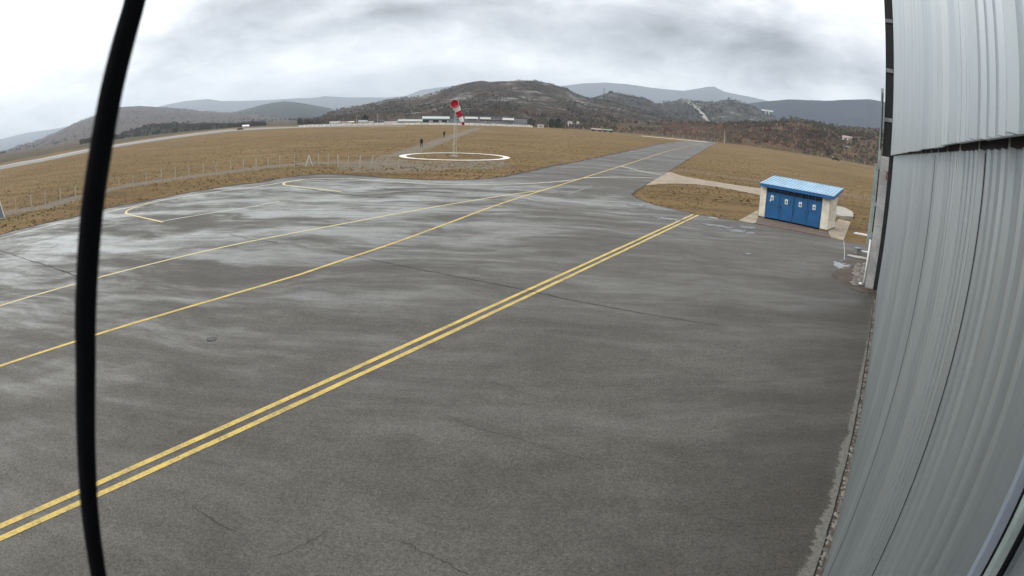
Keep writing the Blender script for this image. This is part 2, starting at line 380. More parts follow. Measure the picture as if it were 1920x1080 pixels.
def seg_dist(X, Y, pl):
    d = np.full(X.shape, 1e9)
    for (x0,y0),(x1,y1) in zip(pl[:-1], pl[1:]):
        L2 = (x1-x0)**2+(y1-y0)**2
        t = np.clip(((X-x0)*(x1-x0)+(Y-y0)*(y1-y0))/L2, 0, 1)
        d = np.minimum(d, np.hypot(X-x0-t*(x1-x0), Y-y0-t*(y1-y0)))
    return d
def inside(X, Y, poly):
    r = np.zeros(X.shape, bool); n = len(poly)
    for i in range(n):
        x0,y0 = poly[i]; x1,y1 = poly[(i+1)%n]
        c = ((y0 > Y) != (y1 > Y)); 
        with np.errstate(divide='ignore', invalid='ignore'):
            xi = (x1-x0)*(Y-y0)/(y1-y0+1e-12)+x0
        r ^= c & (X < xi)
    return r
def build_ground():
    az = np.concatenate([np.arange(-75, 60, .28), np.arange(60, 285, 5.0)]) * math.pi/180
    rad = np.concatenate([[.01, 3, 8, 14], np.geomspace(18, 700, 230), np.geomspace(760, 10400, 26)])
    A, Rr = np.meshgrid(az, rad, indexing='ij')
    X = np.sin(A)*Rr; Y = np.cos(A)*Rr
    ed = np.where((A > FIELD_AZ[0]) & (A < FIELD_AZ[-1]), edge_dist(A), 340)
    wild = np.clip((Rr-ed)/3, 0, 1)
    g = np.zeros_like(X)
    for L in TRACK: g = np.maximum(g, np.clip(1.25 - seg_dist(X, Y, L)/2.6, 0, 1))
    gb = [G(*p) for p in GRAVEL_BLOB]
    g = np.maximum(g, np.where(inside(X, Y, gb), .62, np.clip(.62-seg_dist(X, Y, gb+gb[:1])/5, 0, 1)))
    # stony belt behind the hut
    st = [G(*p) for p in [(1280,318),(1360,330),(1420,338),(1480,352),(1600,368),(1640,372)]]
    g = np.maximum(g, np.clip(.6 - seg_dist(X, Y, st)/12, 0, 1))
    Z = np.zeros_like(X)
    n, m = A.shape
    idx = np.arange(n*m).reshape(n, m)
    i2 = np.roll(idx, -1, axis=0)
    f = np.stack([idx[:,:-1], idx[:,1:], i2[:,1:], i2[:,:-1]], -1).reshape(-1, 4)
    me = bpy.data.meshes.new('ground')
    me.from_pydata(np.stack([X, Y, Z], -1).reshape(-1, 3).tolist(), [], f.tolist()); me.update()
    ca = me.color_attributes.new('zone', 'FLOAT_COLOR', 'POINT')
    c = np.stack([g, wild, np.zeros_like(g), np.ones_like(g)], -1).reshape(-1).astype(np.float32)
    ca.data.foreach_set('color', c)
    me.materials.append(MAT['ground'])
    o = bpy.data.objects.new('ground', me); col.objects.link(o); o['kind'] = 'structure'
    if me.polygons[500].normal.z < 0: me.flip_normals()
build_ground()

def sheet(name, px, mat, z, extra=None, world=None):
    pts = [G(*p) for p in px] if world is None else world
    if extra: pts = pts + extra
    mb = MB().poly(pts, z)
    o = mb.build(name, mat); o['kind'] = 'structure'
    if o.data.polygons[0].normal.z < 0: o.data.flip_normals()
    return o
# apron and taxiway outline: along the grass, down the taxiway and back round by the hut and hangar
APRON = [(-120,478),(0,440.5),(48,428),(95,417),(153,404),(199,391),(278,376.5),(361,360),(430,349.5),(480,343.3),(520,335.8),(560,330.5),(594,327.5),(622,326.8),(650,328),(690,331.3),(733,335),(800,337.6),(850,338.2),(892,336.3),(930,333.6),(956,329.7),(990,322),(1022,314.4),(1086,302),(1161,286.8),(1217,274.5),(1255,267.5),(1281,264.6),
         (1325,265),(1346,267.5),(1332,274),(1310,287.4),(1290,299),(1272,310.7),(1252,323),(1226,338),(1205,351),(1190,360),(1186,364),(1190,369),(1200,374.5),(1235,386.5),(1291,398.6),(1337,407.5),(1386,415),(1411,420),(1440,424.5),(1500,435.5),(1557,446.5),(1581,452.5),(1605,456),(1638,462)]
ap_world = [G(*p) for p in APRON]
ap_world += [tuple(WP(33, 0.2, 0)[:2]), tuple(WP(20, .62, 0)[:2]), tuple(WP(-25, .62, 0)[:2]), tuple((WP(-25, 0, 0) - wn*60)[:2])]
apron = sheet('apron', None, MAT['asphalt'], .02, world=ap_world)
# raised dark turf edge where the field meets the asphalt
ed = [p for p in APRON[:29]]
vs, fs = ribbon([G(*p) for p in ed], .55, .028, 1.2, .35)
MB().add(vs, fs).build('turf_edge_soil', MAT['edge_soil'])['kind'] = 'structure'
vs, fs = ribbon([G(*p) for p in APRON[30:46]], .16, .028, .5, .4)
MB().add(vs, fs).build('turf_edge_soil', MAT['edge_soil'])['kind'] = 'structure'

# runway beyond the field on the left
near = [(-60,334),(0,318),(80,303),(161,286),(214,276.5),(340,257.5),(430,246.5),(480,243),(600,238.6),(760,237)]
far = [(760,235.6),(600,236.6),(480,239.8),(430,243),(340,253),(214,271.5),(161,280),(80,296),(0,310.5),(-60,326)]
sheet('runway', near + far, MAT['runway'], .015)
vs, fs = ribbon([G(*p) for p in [(-60,328),(0,312.5),(80,297.8),(161,281.5),(214,272.8),(300,259.3),(340,253.8),(400,246),(440,241.8)]], 1.8, .05, 12)
MB().add(vs, fs).build('runway_edge_line', MAT['white_paint'])['kind'] = 'structure'
vs, fs = ribbon([G(*p) for p in [(1203,255),(1240,258.5),(1280,262.2),(1326,266.4)]], 6.0, .06, 8)
MB().add(vs, fs).build('runway_edge_line', MAT['white_paint'])['kind'] = 'structure'

# concrete path to the hut
path = [(1253,322.6),(1260,323.7),(1282,331),(1310,335.9),(1347,342),(1384,347.8),(1425,353.3),(1470,361),(1540,373),(1540,390),(1470,375),(1424,366.3),(1384,358.2),(1337,349.8),(1300,345.8),(1260,344.6),(1238,345.4),(1210,348.2),(1226,338)]
sheet('concrete_path', path, MAT['concrete'], .03)

# ------------------------------------------------------------------ painted markings
def mark(name, px, w, mat, z=.026, seg=1.5, jit=.03, world=None):
    pts = [G(*p) for p in px] if world is None else world
    vs, fs = ribbon(pts, w, z, seg, jit)
    o = MB().add(vs, fs).build(name, mat); o['kind'] = 'structure'; return o
# double line is dead straight and parallel to one bearing
a0 = 0.524519; dd = Vector((math.sin(a0), math.cos(a0))); dn = Vector((math.cos(a0), -math.sin(a0)))
for l in (-1.63546*H, -1.57612*H):
    e0 = dd*-12 + dn*l; 
    s1 = 41.4 if l < -9.5 else 41.6
    e1 = dd*s1 + dn*l
    mark('yellow_line', None, .155, MAT['yellow'], .027, 1.0, .04, world=[e0, e0.lerp(e1, .5), e1])
LA_ = [(-140,730),(0,687.8),(138.5,642.6),(187,626.7),(403,562.5),(560,516.5),(640,489.4),(740,456),(839,419.6),(939,382.5),(1022,356),(1094.4,333.6),(1163.9,311.9),(1218,294.5),(1250,284.3),(1280,276.6),(1318,268.2)]
mark('yellow_line', LA_, .17, MAT['yellow'], .027)
LB_ = [(-140,615),(0,574.4),(37.8,562.8),(141.7,533.2),(187,520.7),(403,467.5),(520,443.5),(640,421),(761,398.3),(880,377.6),(960,364.8),(1018,357.2)]
mark('faded_yellow_line', LB_, .16, MAT['pale_yellow'], .0265)
LC_ = [(-120,487),(0,447.5),(60,432),(111,419),(194,400.5),(264,384),(361,366.5),(480,350.5),(533,342),(560,337.8),(594,335.4),(650,335),(733,341),(817,345.8),(897,347),(967,345.4),(1030,342.2),(1085,336.8)]
mark('faded_white_line', LC_, .26, MAT['pale'], .0262)
mark('faded_yellow_line', [(305.6,417),(272,409.5),(241.7,402.6),(236,399),(240,394.5),(252,389.8),(278,382.5)], .20, MAT['pale_yellow'], .0268, .5)
mark('faded_yellow_line', [(639,360),(594.4,354.5),(544.4,348.8),(532,346.5),(533,343.4),(545,340.6),(570,337.2)], .24, MAT['pale_yellow'], .0268, .5)
mark('faded_white_line', [(1163.9,311.9),(1202.8,321),(1244,329.4),(1290,337)], .30, MAT['pale'], .0262)
mark('faded_white_line', [(1094,334),(1161,332.3),(1217,334),(1262,336)], .34, MAT['pale'], .0262)
mark('worn_or_sheen_line', [(305,415),(400,399.5),(480,386.7),(524,378)], .18, MAT['pale'], .0262)
mark('worn_or_sheen_line', [(1064,364.5),(1111,349)], .2, MAT['faint'], .0262)
mark('worn_or_sheen_line', [(0,470),(120,441),(260,415)], .3, MAT['faint'], .0262)
mark('worn_or_sheen_line', [(1186,384),(1203,386.3)], .45, MAT['pale'], .0262)  # bright reflection of a puddle painted as a pale strip
mark('worn_or_sheen_line', [(1233,409.7),(1268,413.4)], .4, MAT['pale'], .0262)  # second puddle glint, likewise put down as pale paint
mark('worn_or_sheen_line', [(1330,407.5),(1345,410)], .3, MAT['pale'], .0262)
# windsock ring
RC = (-8.75, 85.4); RR = 7.25
vs = []; fs = []
for k in range(97):
    t = 2*math.pi*k/96
    w0, w1 = RR-.42+.06*math.sin(k*1.3), RR+.50+.05*math.sin(k*2.1)
    vs += [(RC[0]+math.sin(t)*w0, RC[1]+math.cos(t)*w0, .05), (RC[0]+math.sin(t)*w1, RC[1]+math.cos(t)*w1, .05)]
    if k: fs.append((2*k-2, 2*k-1, 2*k+1, 2*k))
MB().add(vs, fs).build('white_ring_marking', MAT['white_paint'])['kind'] = 'structure'
# long construction crack and smaller ones
def wander(px, n=10, amp=.05):
    pts = [Vector(G(*p)) for p in px]; out = []
    for a, b in zip(pts[:-1], pts[1:]):
        d = (b-a); nn = Vector((-d.y, d.x)).normalized()
        for k in range(n): out.append(a + d*(k/n) + nn*random.uniform(-amp, amp))
    out.append(pts[-1]); return out
def crack(px, w, n=10, amp=.05):
    vs, fs = ribbon(wander(px, n, amp), w, .0295, 9, .45)
    MB().add(vs, fs).build('asphalt_crack', MAT['crack'])['kind'] = 'structure'
crack([(615,470),(670,482),(800,509),(920,532)], .028, 14, .03)
crack([(920,532),(988,545.3),(1060,562),(1130,575),(1212,590)], .034, 14, .03)
crack([(1212,590),(1290,603),(1350,612)], .02, 14, .03)
crack([(752,1013),(785,1033),(815,1046),(845,1062),(880,1079)], .0085, 8, .035)
crack([(505,1048),(545,1036),(580,1018),(612,998)], .007, 8, .03)
crack([(360,950),(392,972),(420,990),(444,999)], .009, 8, .03)
crack([(835,780),(880,800),(960,822),(1050,850),(1110,865)], .007, 8, .05)
crack([(860,700),(930,722),(1010,745)], .006, 8, .05)
crack([(0,470),(60,490),(105,505),(150,520)], .05, 8, .06)
crack([(430,440),(462,448),(520,456)], .05, 6, .06)
crack([(700,352),(760,358),(850,362)], .12, 6, .1)
crack([(560,352),(640,365),(720,372)], .10, 6, .1)
crack([(1150,440),(1250,470),(1330,500)], .015, 8, .05)
# manhole
mc = G(397,637.5)
mh = empty('manhole_cover', (mc[0], mc[1], .02)); mh.scale = (.45,.45,1); tag(mh, 'round iron manhole cover set flush in the asphalt apron', 'manhole cover')
m = MB().tube([(0,0,.002),(0,0,.012)], .30, 24); m.build('lid', mat_plain('worn_iron', (.06,.058,.053), .5), mh)
vs = []; fs = []
for k in range(33):
    t = 2*math.pi*k/32
    for r_ in (.30, .36): vs.append((math.cos(t)*r_, math.sin(t)*r_, .010))
    if k: fs.append((2*k-2, 2*k-1, 2*k+1, 2*k))
MB().add(vs, fs).build('frame', MAT['dark'], mh)

# puddles
def m_water():
    t = NT('shallow_puddle'); p = t.geo()
    at = t.n('ShaderNodeAttribute', dict(attribute_name='rim')).outputs['Fac']
    a = t.ramp(t.math('ADD', at, t.math('MULTIPLY', t.math('SUBTRACT', t.noise(p, 1.7, 6, .75), .5), 3.4)), .38, .62)
    return t.bsdf((.11,.105,.10), .04, 0, .9, None, a)
MAT['water'] = m_water()
PZ = [0]
def puddle(px, rx, ry, rot=0, z=.0305):
    PZ[0] += 1; z = .0316 + PZ[0]*.0012
    c = G(*px); vs = [(c[0], c[1], z)]; fs = []; rim = [1.0]
    N = 28
    for ring, rr in enumerate((.5, 1.0)):
        for k in range(N):
            t = 2*math.pi*k/N; x = math.cos(t)*rx*rr; y = math.sin(t)*ry*rr
            vs.append((c[0]+x*math.cos(rot)-y*math.sin(rot), c[1]+x*math.sin(rot)+y*math.cos(rot), z)); rim.append(.55 if ring == 0 else 0)
    for k in range(N):
        k2 = (k+1) % N; fs.append((0, 1+k, 1+k2)); fs.append((1+k, 1+N+k, 1+N+k2, 1+k2))
    me = bpy.data.meshes.new('puddle'); me.from_pydata(vs, [], fs); me.update()
    at = me.attributes.new('rim', 'FLOAT', 'POINT'); at.data.foreach_set('value', rim)
    me.materials.append(MAT['water']); o = bpy.data.objects.new('puddle', me); col.objects.link(o); o['kind'] = 'structure'
puddle((1575,497), .8, 1.5, R(-35)); puddle((1385,434), 1.6, 1.2, R(-20)); puddle((1402,427), 1.3, .7); puddle((1405,477), .35, .3)
puddle((1350,425), 1.6, .8, R(-20)); puddle((1250,411), 1.6, .8, R(-20)); puddle((1195,385), 1.2, 1.0, R(-20))
# ------------------------------------------------------------------ hangar along the right side
LD, LU = .63, .50
hangar = empty('hangar', WP(0, 3, 0)); tag(hangar, 'large grey hangar clad in vertical ribbed steel sheets along the right of the apron', 'hangar')
hl = Vector(hangar.location)
def corr(s0, s1, lat, zb, zt, depth=.020, pitch=.21, thick=.02, jag=0.0, nz=1):
    """ribbed sheet: trapezoid ribs towards the apron, lap joint every fourth rib, panel ends a little uneven"""
    prof = []; s = s0; k = 0; out = 0
    while s < s1:
        w = pitch*(1+.10*math.sin(k*1.7))
        j = 1.7 if k % 4 == 0 else 1.0
        pn = k//4
        dz = jag*(((pn*37) % 7)/7-.5); dl = .004*(((pn*53) % 5)/5)
        for a, d in ((0,0),(.74,0),(.79,depth*j),(.90,depth*j),(.95,0)):
            prof.append((min(s+a*w, s1), lat-d-dl, dz))
        if k % 4 == 3: prof += [(min(s+w*.955, s1), lat+.028, dz), (min(s+w*.99, s1), lat+.028, dz)]
        s += w; k += 1
    prof.append((s1, lat, 0))
    vs = []; fs = []
    for (a, l, dz) in prof:
        for q in range(nz+1):
            vs.append(WP(a, l, zb + (dz if q == 0 else 0) + (zt-zb)*q/nz) - hl)
        vs.append(WP(a, lat+thick, zb + dz) - hl)
    st = nz+2
    for i in range(len(prof)-1):
        for q in range(nz): fs.append((i*st+q, i*st+q+1, (i+1)*st+q+1, (i+1)*st+q))
        fs.append((i*st, (i+1)*st, (i+1)*st+st-1, i*st+st-1))
    return MB().add(vs, fs)
def wbox(mb, s0, s1, l0, l1, z0, z1):
    c = WP((s0+s1)/2, (l0+l1)/2, (z0+z1)/2) - hl
    return mb.box(c, (s1-s0, l1-l0, z1-z0), AX)
far_leaf = corr(1.52, 27.6, LD, .10, 6.5).build('door_leaf', MAT['cladding'], hangar)
for s_, d_ in ((6.45,.012),(5.68,.006),(4.77,.005),(3.30,.004)):
    m = MB(); wbox(m, s_, s_+.012, LD-d_-.001, LD-.001, .11, 6.09); m.build('panel_seam', MAT['dark'], far_leaf)
near_leaf = corr(-12, 1.36, LD+.06, .10, 6.5).build('door_leaf', MAT['cladding'], hangar)
up = corr(-12, 28.4, LU, 6.122, 15.5, .026, .23, .02, .014).build('upper_cladding', MAT['cladding_up'], hangar)
m = MB(); wbox(m, 6.5, 6.512, LU-.012, LU-.001, 6.13, 15.4); m.build('panel_seam', MAT['dark'], up)
# track housing behind the upper cladding; black box paints the shade under it
m = MB(); wbox(m, -12, 28.2, LU+.03, 1.0, 6.52, 6.60); m.build('door_track_housing', MAT['dark'], hangar)
m = MB(); wbox(m, -12, 28.2, LD-.03, LD+.30, 6.105, 6.50); m.build('overhang_shade', MAT['dark'], hangar)
# vertical edge trims of the leaves
m = MB(); wbox(m, 1.478, 1.515, LD-.02, LD+.05, .06, 6.10); m.build('leaf_edge_trim', MAT['trim'], far_leaf)
m = MB(); wbox(m, 1.436, 1.476, LD+.012, LD+.08, .06, 6.10); m.build('rubber_seal', MAT['rubber'], far_leaf)
m = MB(); wbox(m, 1.392, 1.434, LD+.004, LD+.08, .06, 6.10); m.build('leaf_edge_trim', MAT['green_steel'], near_leaf)
m = MB(); wbox(m, 1.368, 1.390, LD+.03, LD+.08, .06, 6.10); m.build('rubber_seal', MAT['rubber'], near_leaf)
m = MB(); wbox(m, 27.6, 27.72, LD-.03, LD+.08, .06, 6.1); m.build('leaf_edge_trim', MAT['cladding'], far_leaf)
# the dark jamb behind the door end, its grey corner column and the purlin ends
m = MB(); wbox(m, 27.74, 29.3, .40, 1.2, 0, 6.1); m.build('door_jamb', MAT['dark'], hangar)
cb = MB(); wbox(cb, 27.9, 28.4, -.02, .395, 0, 6.0); colm = cb.build('corner_column', mat_plain('pale_grey_column_sheet', (.46,.46,.45), .5, .1, .2, .8), hangar)
m = MB(); wbox(m, 28.5, 28.9, .05, .49, 6.02, 15.3); m.build('side_frame', MAT['dark'], hangar)
for z in (7.6, 9.9, 12.3, 14.6):
    m = MB(); wbox(m, 28.42, 28.498, .06, .44, z, z+.18); m.build('purlin_end', MAT['grey_steel'], hangar)
# guide rail plates left of the column, stepped
m = MB()
wbox(m, 28.42, 28.5, -.16, -.03, 1.9, 9.1); gp = m.build('guide_plate', MAT['green_steel'], hangar)
m = MB()
for z0, z1 in ((6.3, 8.9), (3.9, 5.4), (2.5, 3.7), (1.2, 2.2)): wbox(m, 28.3, 28.41, -.09, -.035, z0, z1)
m.build('guide_slot', MAT['dark'], hangar)
m = MB(); wbox(m, 28.6, 28.72, -.30, -.17, 1.9, 5.6); m.build('guide_plate', MAT['green_steel'], hangar)
# red cloth tag caught at the door top
m = MB(); wbox(m, 27.76, 27.79, .30, .39, 5.0, 5.35); m.build('red_marker', mat_plain('dull_red_marker', (.35,.07,.06), .8), hangar)
# body and roof behind
m = MB(); wbox(m, -12, 28.2, 1.25, 26, 0, 15.2); m.build('hangar_wall', MAT['grey_steel'], hangar)
m = MB()
pr = [(.3, 15.63), (13.5, 18.3), (26.4, 15.63), (26.4, 15.51), (13.5, 18.1), (.3, 15.51)]
vs = [WP(s, l, z)-hl for s in (-12.4, 28.9) for l, z in pr]
m.add(vs, [tuple(range(6)), tuple(range(11,5,-1))] + [(i, (i+1) % 6, 6+(i+1) % 6, 6+i) for i in range(6)])
m.build('roof', MAT['roof_grey'], hangar)
# white downpipe with an elbow at the foot
m = MB(); b = P3(1633,466,28.0); a_ = P3(1620,531,28.0)
m.tube([Vector((a_.x, a_.y, 2.2))-hl, Vector((a_.x, a_.y, .22))-hl, (Vector((a_.x, a_.y, .13))-wn*.10)-hl, (Vector((a_.x, a_.y, .12))-wn*.26)-hl], .055, 10)
m.build('downpipe', MAT['white_plastic'], hangar, True)

# concrete strip, joint, loose stones at the foot of the doors
def strip_poly(l0, l1, s0, s1, rough, n=160):
    pts0 = []; pts1 = []
    for k in range(n+1):
        s = s0+(s1-s0)*k/n
        j = (noise.noise(Vector((s*.55, 3.3, 0)))*.9 + noise.noise(Vector((s*3.1, 1.3, 0)))*.5 + noise.noise(Vector((s*11, 7.3, 0)))*.25)*rough
        taper = min(1.25, max(.12, (19-s)/9))
        pts0.append(WP(s, l1-(l1-l0)*taper-j, 0)); pts1.append(WP(s, l1, 0))
    return pts0, pts1
def m_strip():
    t = NT('pale_dry_concrete_edge'); p = t.geo()
    lat = t.n('ShaderNodeVectorMath', dict(operation='DOT_PRODUCT'), i0=p, i1=tuple(wn)).outputs['Value']
    sp_ = t.n('ShaderNodeVectorMath', dict(operation='DOT_PRODUCT'), i0=p, i1=tuple(wd)).outputs['Value']
    v = t.n('ShaderNodeCombineXYZ', None, X=t.math('MULTIPLY', sp_, 1.0), Y=t.math('MULTIPLY', lat, .22)).outputs[0]
    n1 = t.noise(v, 9.0, 6, .75); n2 = t.noise(v, .9, 4, .6)
    width = t.ramp(sp_, 6, 22, .34, .05, False)
    e = t.math('DIVIDE', t.math('SUBTRACT', .49, lat), width)
    e = t.math('ADD', e, t.math('ADD', t.math('MULTIPLY', t.math('SUBTRACT', n1, .5), 1.7), t.math('MULTIPLY', t.math('SUBTRACT', n2, .5), 1.6)))
    a = t.ramp(e, .55, .85, .92, 0)
    g = t.noise(p, 22, 5, .8)
    c = t.mix(t.ramp(g, .3, .7), (.105,.10,.085), (.20,.195,.17))
    return t.bsdf(c, .85, 0, .3, t.bump(g, .3, .005), a)
q0 = [WP(-10, -.05, 0), WP(27.5, -.05, 0), WP(27.5, .49, 0), WP(-10, .49, 0)]
MB().poly([(p.x, p.y) for p in q0], .026).build('concrete_kerb_strip', m_strip())['kind'] = 'structure'
vs, fs = ribbon([WP(s, .50+random.uniform(-.006,.006), 0)[:2] for s in np.arange(-10, 27.6, .25)], .030, .031, .5, .3)
MB().add(vs, fs).build('joint_gap', MAT['crack'])['kind'] = 'structure'
m = MB()
p0 = [WP(s, .515, 0) for s in (-10, 27.6)] + [WP(s, .66, 0) for s in (27.6, -10)]
m.poly([(p.x, p.y) for p in p0], .024); m.build('door_channel_soil', MAT['dirt'])['kind'] = 'structure'
def pebble(mb, c, r, flat=.6):
    n = 7; vs = [Vector(c)+Vector((0,0,r*flat))]; ph = random.random()*6
    for ring, (rr, zz) in enumerate(((.75,.42),(1.0,.0))):
        for k in range(n):
            t = ph+2*math.pi*k/n; q = r*rr*random.uniform(.75, 1.2)
            vs.append(Vector(c)+Vector((math.cos(t)*q, math.sin(t)*q, r*zz*flat)))
    fs = [(0, 1+k, 1+(k+1) % n) for k in range(n)] + [(1+k, 1+n+k, 1+n+(k+1) % n, 1+(k+1) % n) for k in range(n)]
    mb.add(vs, fs)
m = MB()
for _ in range(520):
    s = random.uniform(3, 26); pebble(m, WP(s, random.uniform(.53, .66), .024), random.uniform(.02, .06), .4)
g = m.build('gravel', MAT['stone']); tag(g, 'grey broken stones filling the gap at the foot of the hangar doors', 'gravel', None, 'stuff')

# dirt patch, rubble and bits by the hangar corner
dp = [(1582,490),(1572,503),(1558,517),(1565,526),(1578,534),(1592,541),(1610,547),(1630,552),(1650,552),(1655,520),(1640,490),(1615,487)]
sheet('dirt_patch', dp, MAT['dirt'], .031)
m = MB()
for _ in range(150):
    u_, v_ = random.random(), random.random()
    px = 1600 + 24*u_; py = 497 + 38*v_
    c = G(px, py); pebble(m, (c[0], c[1], .031), random.uniform(.05, .20), .5)
g = m.build('rubble', MAT['stone']); tag(g, 'pale broken rubble heaped on brown dirt by the hangar corner', 'rubble', None, 'stuff')
# white board lying in the grass
def lying(px0, px1, w, h, name, mat, label, cat, z=0.0, sub=None):
    a = Vector((*G(*px0), z)); b = Vector((*G(*px1), z)); c = (a+b)/2
    d = (b-a); L = d.length; rz = math.atan2(d.y, d.x)
    return c, L, rz
c, L, rz = lying((1601,438.5), (1633,444), .3, .06, '', None, '', '')
o = MB().box((0,0,.05), (L, .42, .06)).box((-.2,.02,.10), (L*.5, .3, .05)).box((L*.3,0,.10),(.5,.25,.04)).build('white_board', MAT['white_plastic']); o.location = c; o.rotation_euler = (0,0,rz)
tag(o, 'white weathered board lying in the grass beyond the asphalt, near the hangar corner', 'board')
c, L, rz = lying((1587,480), (1628,487), .3, .06, '', None, '', '')
pts = [(-L/2,-.1),(-L*.42,.22),(-L*.1,.38),(L*.3,.30),(L/2,.1),(L/2,-.25),(0,-.32),(-L*.3,-.2)]
o = MB().prism(pts, .032, .07).build('concrete_slab', MAT['slab']); o.location = c; o.rotation_euler = (0,0,rz)
tag(o, 'flat pale concrete slab lying between the blue-doored hut and the hangar corner', 'slab')
bx_ = empty('drain_box', (*G(1607,476), .02)); tag(bx_, 'small grey drain box with a white pipe lying out of it beside the hangar', 'drain box')
MB().box((0,0,.16), (.34,.34,.32)).box((0,0,.335),(.40,.40,.03)).build('box_body', MAT['grey_steel'], bx_)
e_ = Vector((*G(1634,481), .2)) - Vector(bx_.location)
MB().tube([(0.18,0,.16), (e_.x, e_.y, .2)], .055, 10).build('pipe', MAT['white_plastic'], bx_)

# ------------------------------------------------------------------ hut with blue doors
fl = Vector((18.0, 42.2, 0)); hu = Vector((.717,-.697,0)).normalized(); hv = Vector((.697,.717,0)).normalized()
hut = empty('equipment_hut', fl, math.atan2(hu.y, hu.x)); tag(hut, 'small cream hut with blue metal doors and pale blue ribbed roof beside the apron', 'hut')
W_, D_ = 5.67, 2.35
def hb(x0,x1,y0,y1,z0,z1, mb=None):
    mb = mb or MB(); mb.box(((x0+x1)/2,(y0+y1)/2,(z0+z1)/2), (x1-x0,y1-y0,z1-z0)); return mb
# walls: piers, sides, back; sloped tops
def side_wall(x0, x1):
    zf, zb = 2.40, 2.86
    vs = [(x0,0,.12),(x1,0,.12),(x1,D_,.12),(x0,D_,.12),(x0,0,zf),(x1,0,zf),(x1,D_,zb),(x0,D_,zb)]
    return vs, [(0,1,2,3),(4,5,6,7),(0,1,5,4),(1,2,6,5),(2,3,7,6),(3,0,4,7)]
m = MB(); m.add(*side_wall(0,.50)); m.add(*side_wall(W_-.60, W_)); hb(.5, W_-.6, D_-.2, D_-.003, .12, 2.80, m)
m.build('wall', MAT['hut_wall'], hut)
hb(-.03, .53, -.03, .3, 0, .12, hb(-.03, .2, .303, D_+.03, 0, .12)).build('plinth', MAT['hut_plinth'], hut); hb(W_-.63, W_+.03, -.03, D_+.03, 0, .12).build('plinth', MAT['hut_plinth'], hut)
# lintel zone dark behind, blue frame
m = hb(.503, W_-.603, .10, .2, 1.98, 2.42); m.build('louver', MAT['blue_dark'], hut)
m = hb(.503, W_-.603, .02, .10, 1.94, 2.0); hb(.503, W_-.603, .02, .10, 2.36, 2.40, m)
for k in range(9):
    x = .53 + (W_-1.16)*k/8; hb(x-.025, x+.025, .04, .09, 2.0, 2.36, m)
m.build('door_frame', MAT['blue'], hut)
dw = (W_-1.13)/4
for k in range(4):
    x0 = .515 + k*dw + (.02 if k == 2 else 0); x1 = x0 + dw - .03 - (.02 if k == 2 else 0)
    d = MB(); hb(x0, x1, .045, .085, .12, 1.935, d)
    hb(x0, x0+.07, .022, .045, .12, 1.935, d); hb(x1-.07, x1, .022, .045, .12, 1.935, d)
    hb(x0+.071, x1-.071, .022, .045, .12, .40, d); hb(x0+.071, x1-.071, .022, .045, 1.87, 1.935, d)
    hb(x0+.071, x1-.071, .030, .045, .44, .50, d)
    door = d.build('door', MAT['blue'], hut)
    xm = (x0+x1)/2 - .02; zt = 1.70 + (.10 if k == 0 else 0)
    if k == 0: xm -= .05
    sg = hb(xm-.12, xm+.12, .008, .0215, zt-.36, zt).build('notice_plate', MAT['paper'], door)
    q = MB()
    q.tube([(xm, .007, zt-.20), (xm, .0025, zt-.20)], .07, 14); 
    q.box((xm, .004, zt-.30), (.16, .004, .02)); q.box((xm, .004, zt-.08),(.03,.004,.07))
    q.build('printed_symbol', MAT['ink'], sg)
    hx = x1-.11 if k % 2 == 0 else x0+.11
    hb(hx-.015, hx+.015, -.005, .0215, 1.0, 1.16).build('door_handle', MAT['dark'], door)
    if k == 0: hb(xm-.17, xm-.09, .0035, .0075, zt-.46, zt-.34).build('small_notice', MAT['paper'], door)
# roof: mono pitch corrugated sheet, fascia
x0, x1, y0, y1 = .02, W_+.36, -.30, D_+.20
z0_, z1_ = 2.60, 3.10
vs = []; fs = []
xs = []; n = 23; pw = (x1-x0)/n
for k in range(n):
    for a, h_ in ((0,0),(.55,0),(.65,.05),(.88,.05),(.98,0)): xs.append((x0+(k+a)*pw, h_))
xs.append((x1, 0))
for x, h_ in xs:
    vs += [(x, y0-.03, z0_+h_), (x, y1+.03, z1_+h_), (x, y0-.03, z0_-.02), (x, y1+.03, z1_-.02)]
for i in range(len(xs)-1):
    a = 4*i; b = 4*(i+1)
    fs += [(a, b, b+1, a+1), (a+2, a+3, b+3, b+2), (a, a+2, b+2, b), (a+1, b+1, b+3, a+3)]
fs += [(0,1,3,2), (4*(len(xs)-1), 4*(len(xs)-1)+2, 4*(len(xs)-1)+3, 4*(len(xs)-1)+1)]
roof = MB().add(vs, fs).build('roof', MAT['roof_blue'], hut)
m = hb(x0, x1, y0, y0+.05, z0_-.24, z0_-.025)
for xa, xb in ((x0, x0+.05), (x1-.05, x1)):
    za, zb = z0_-.025, z1_-.025
    vs = [(xa,y0+.052,za-.21),(xb,y0+.052,za-.21),(xb,y1,zb-.21),(xa,y1,zb-.21),(xa,y0+.052,za+.004),(xb,y0+.052,za+.004),(xb,y1,zb),(xa,y1,zb)]
    m.add(vs, [(0,1,2,3),(4,5,6,7),(0,1,5,4),(1,2,6,5),(2,3,7,6),(3,0,4,7)])
m.build('fascia', MAT['fascia_blue'], roof)
m = MB()
sl = (z1_-z0_)/(y1-y0)
m.add([(x0+.055,y0+.055,z0_-.05+.0),(x1-.055,y0+.055,z0_-.05),(x1-.055,y1-.01,z1_-.06),(x0+.055,y1-.01,z1_-.06)], [(0,1,2,3)])
m.build('soffit', MAT['blue_dark'], roof)
m = MB()
for k in range(n):
    xx = x0+(k+.3)*pw; m.box((xx, y1-.02, z1_+.035), (pw*.5, .10, .012))
m.build('ridge_filler', MAT['dark'], roof)
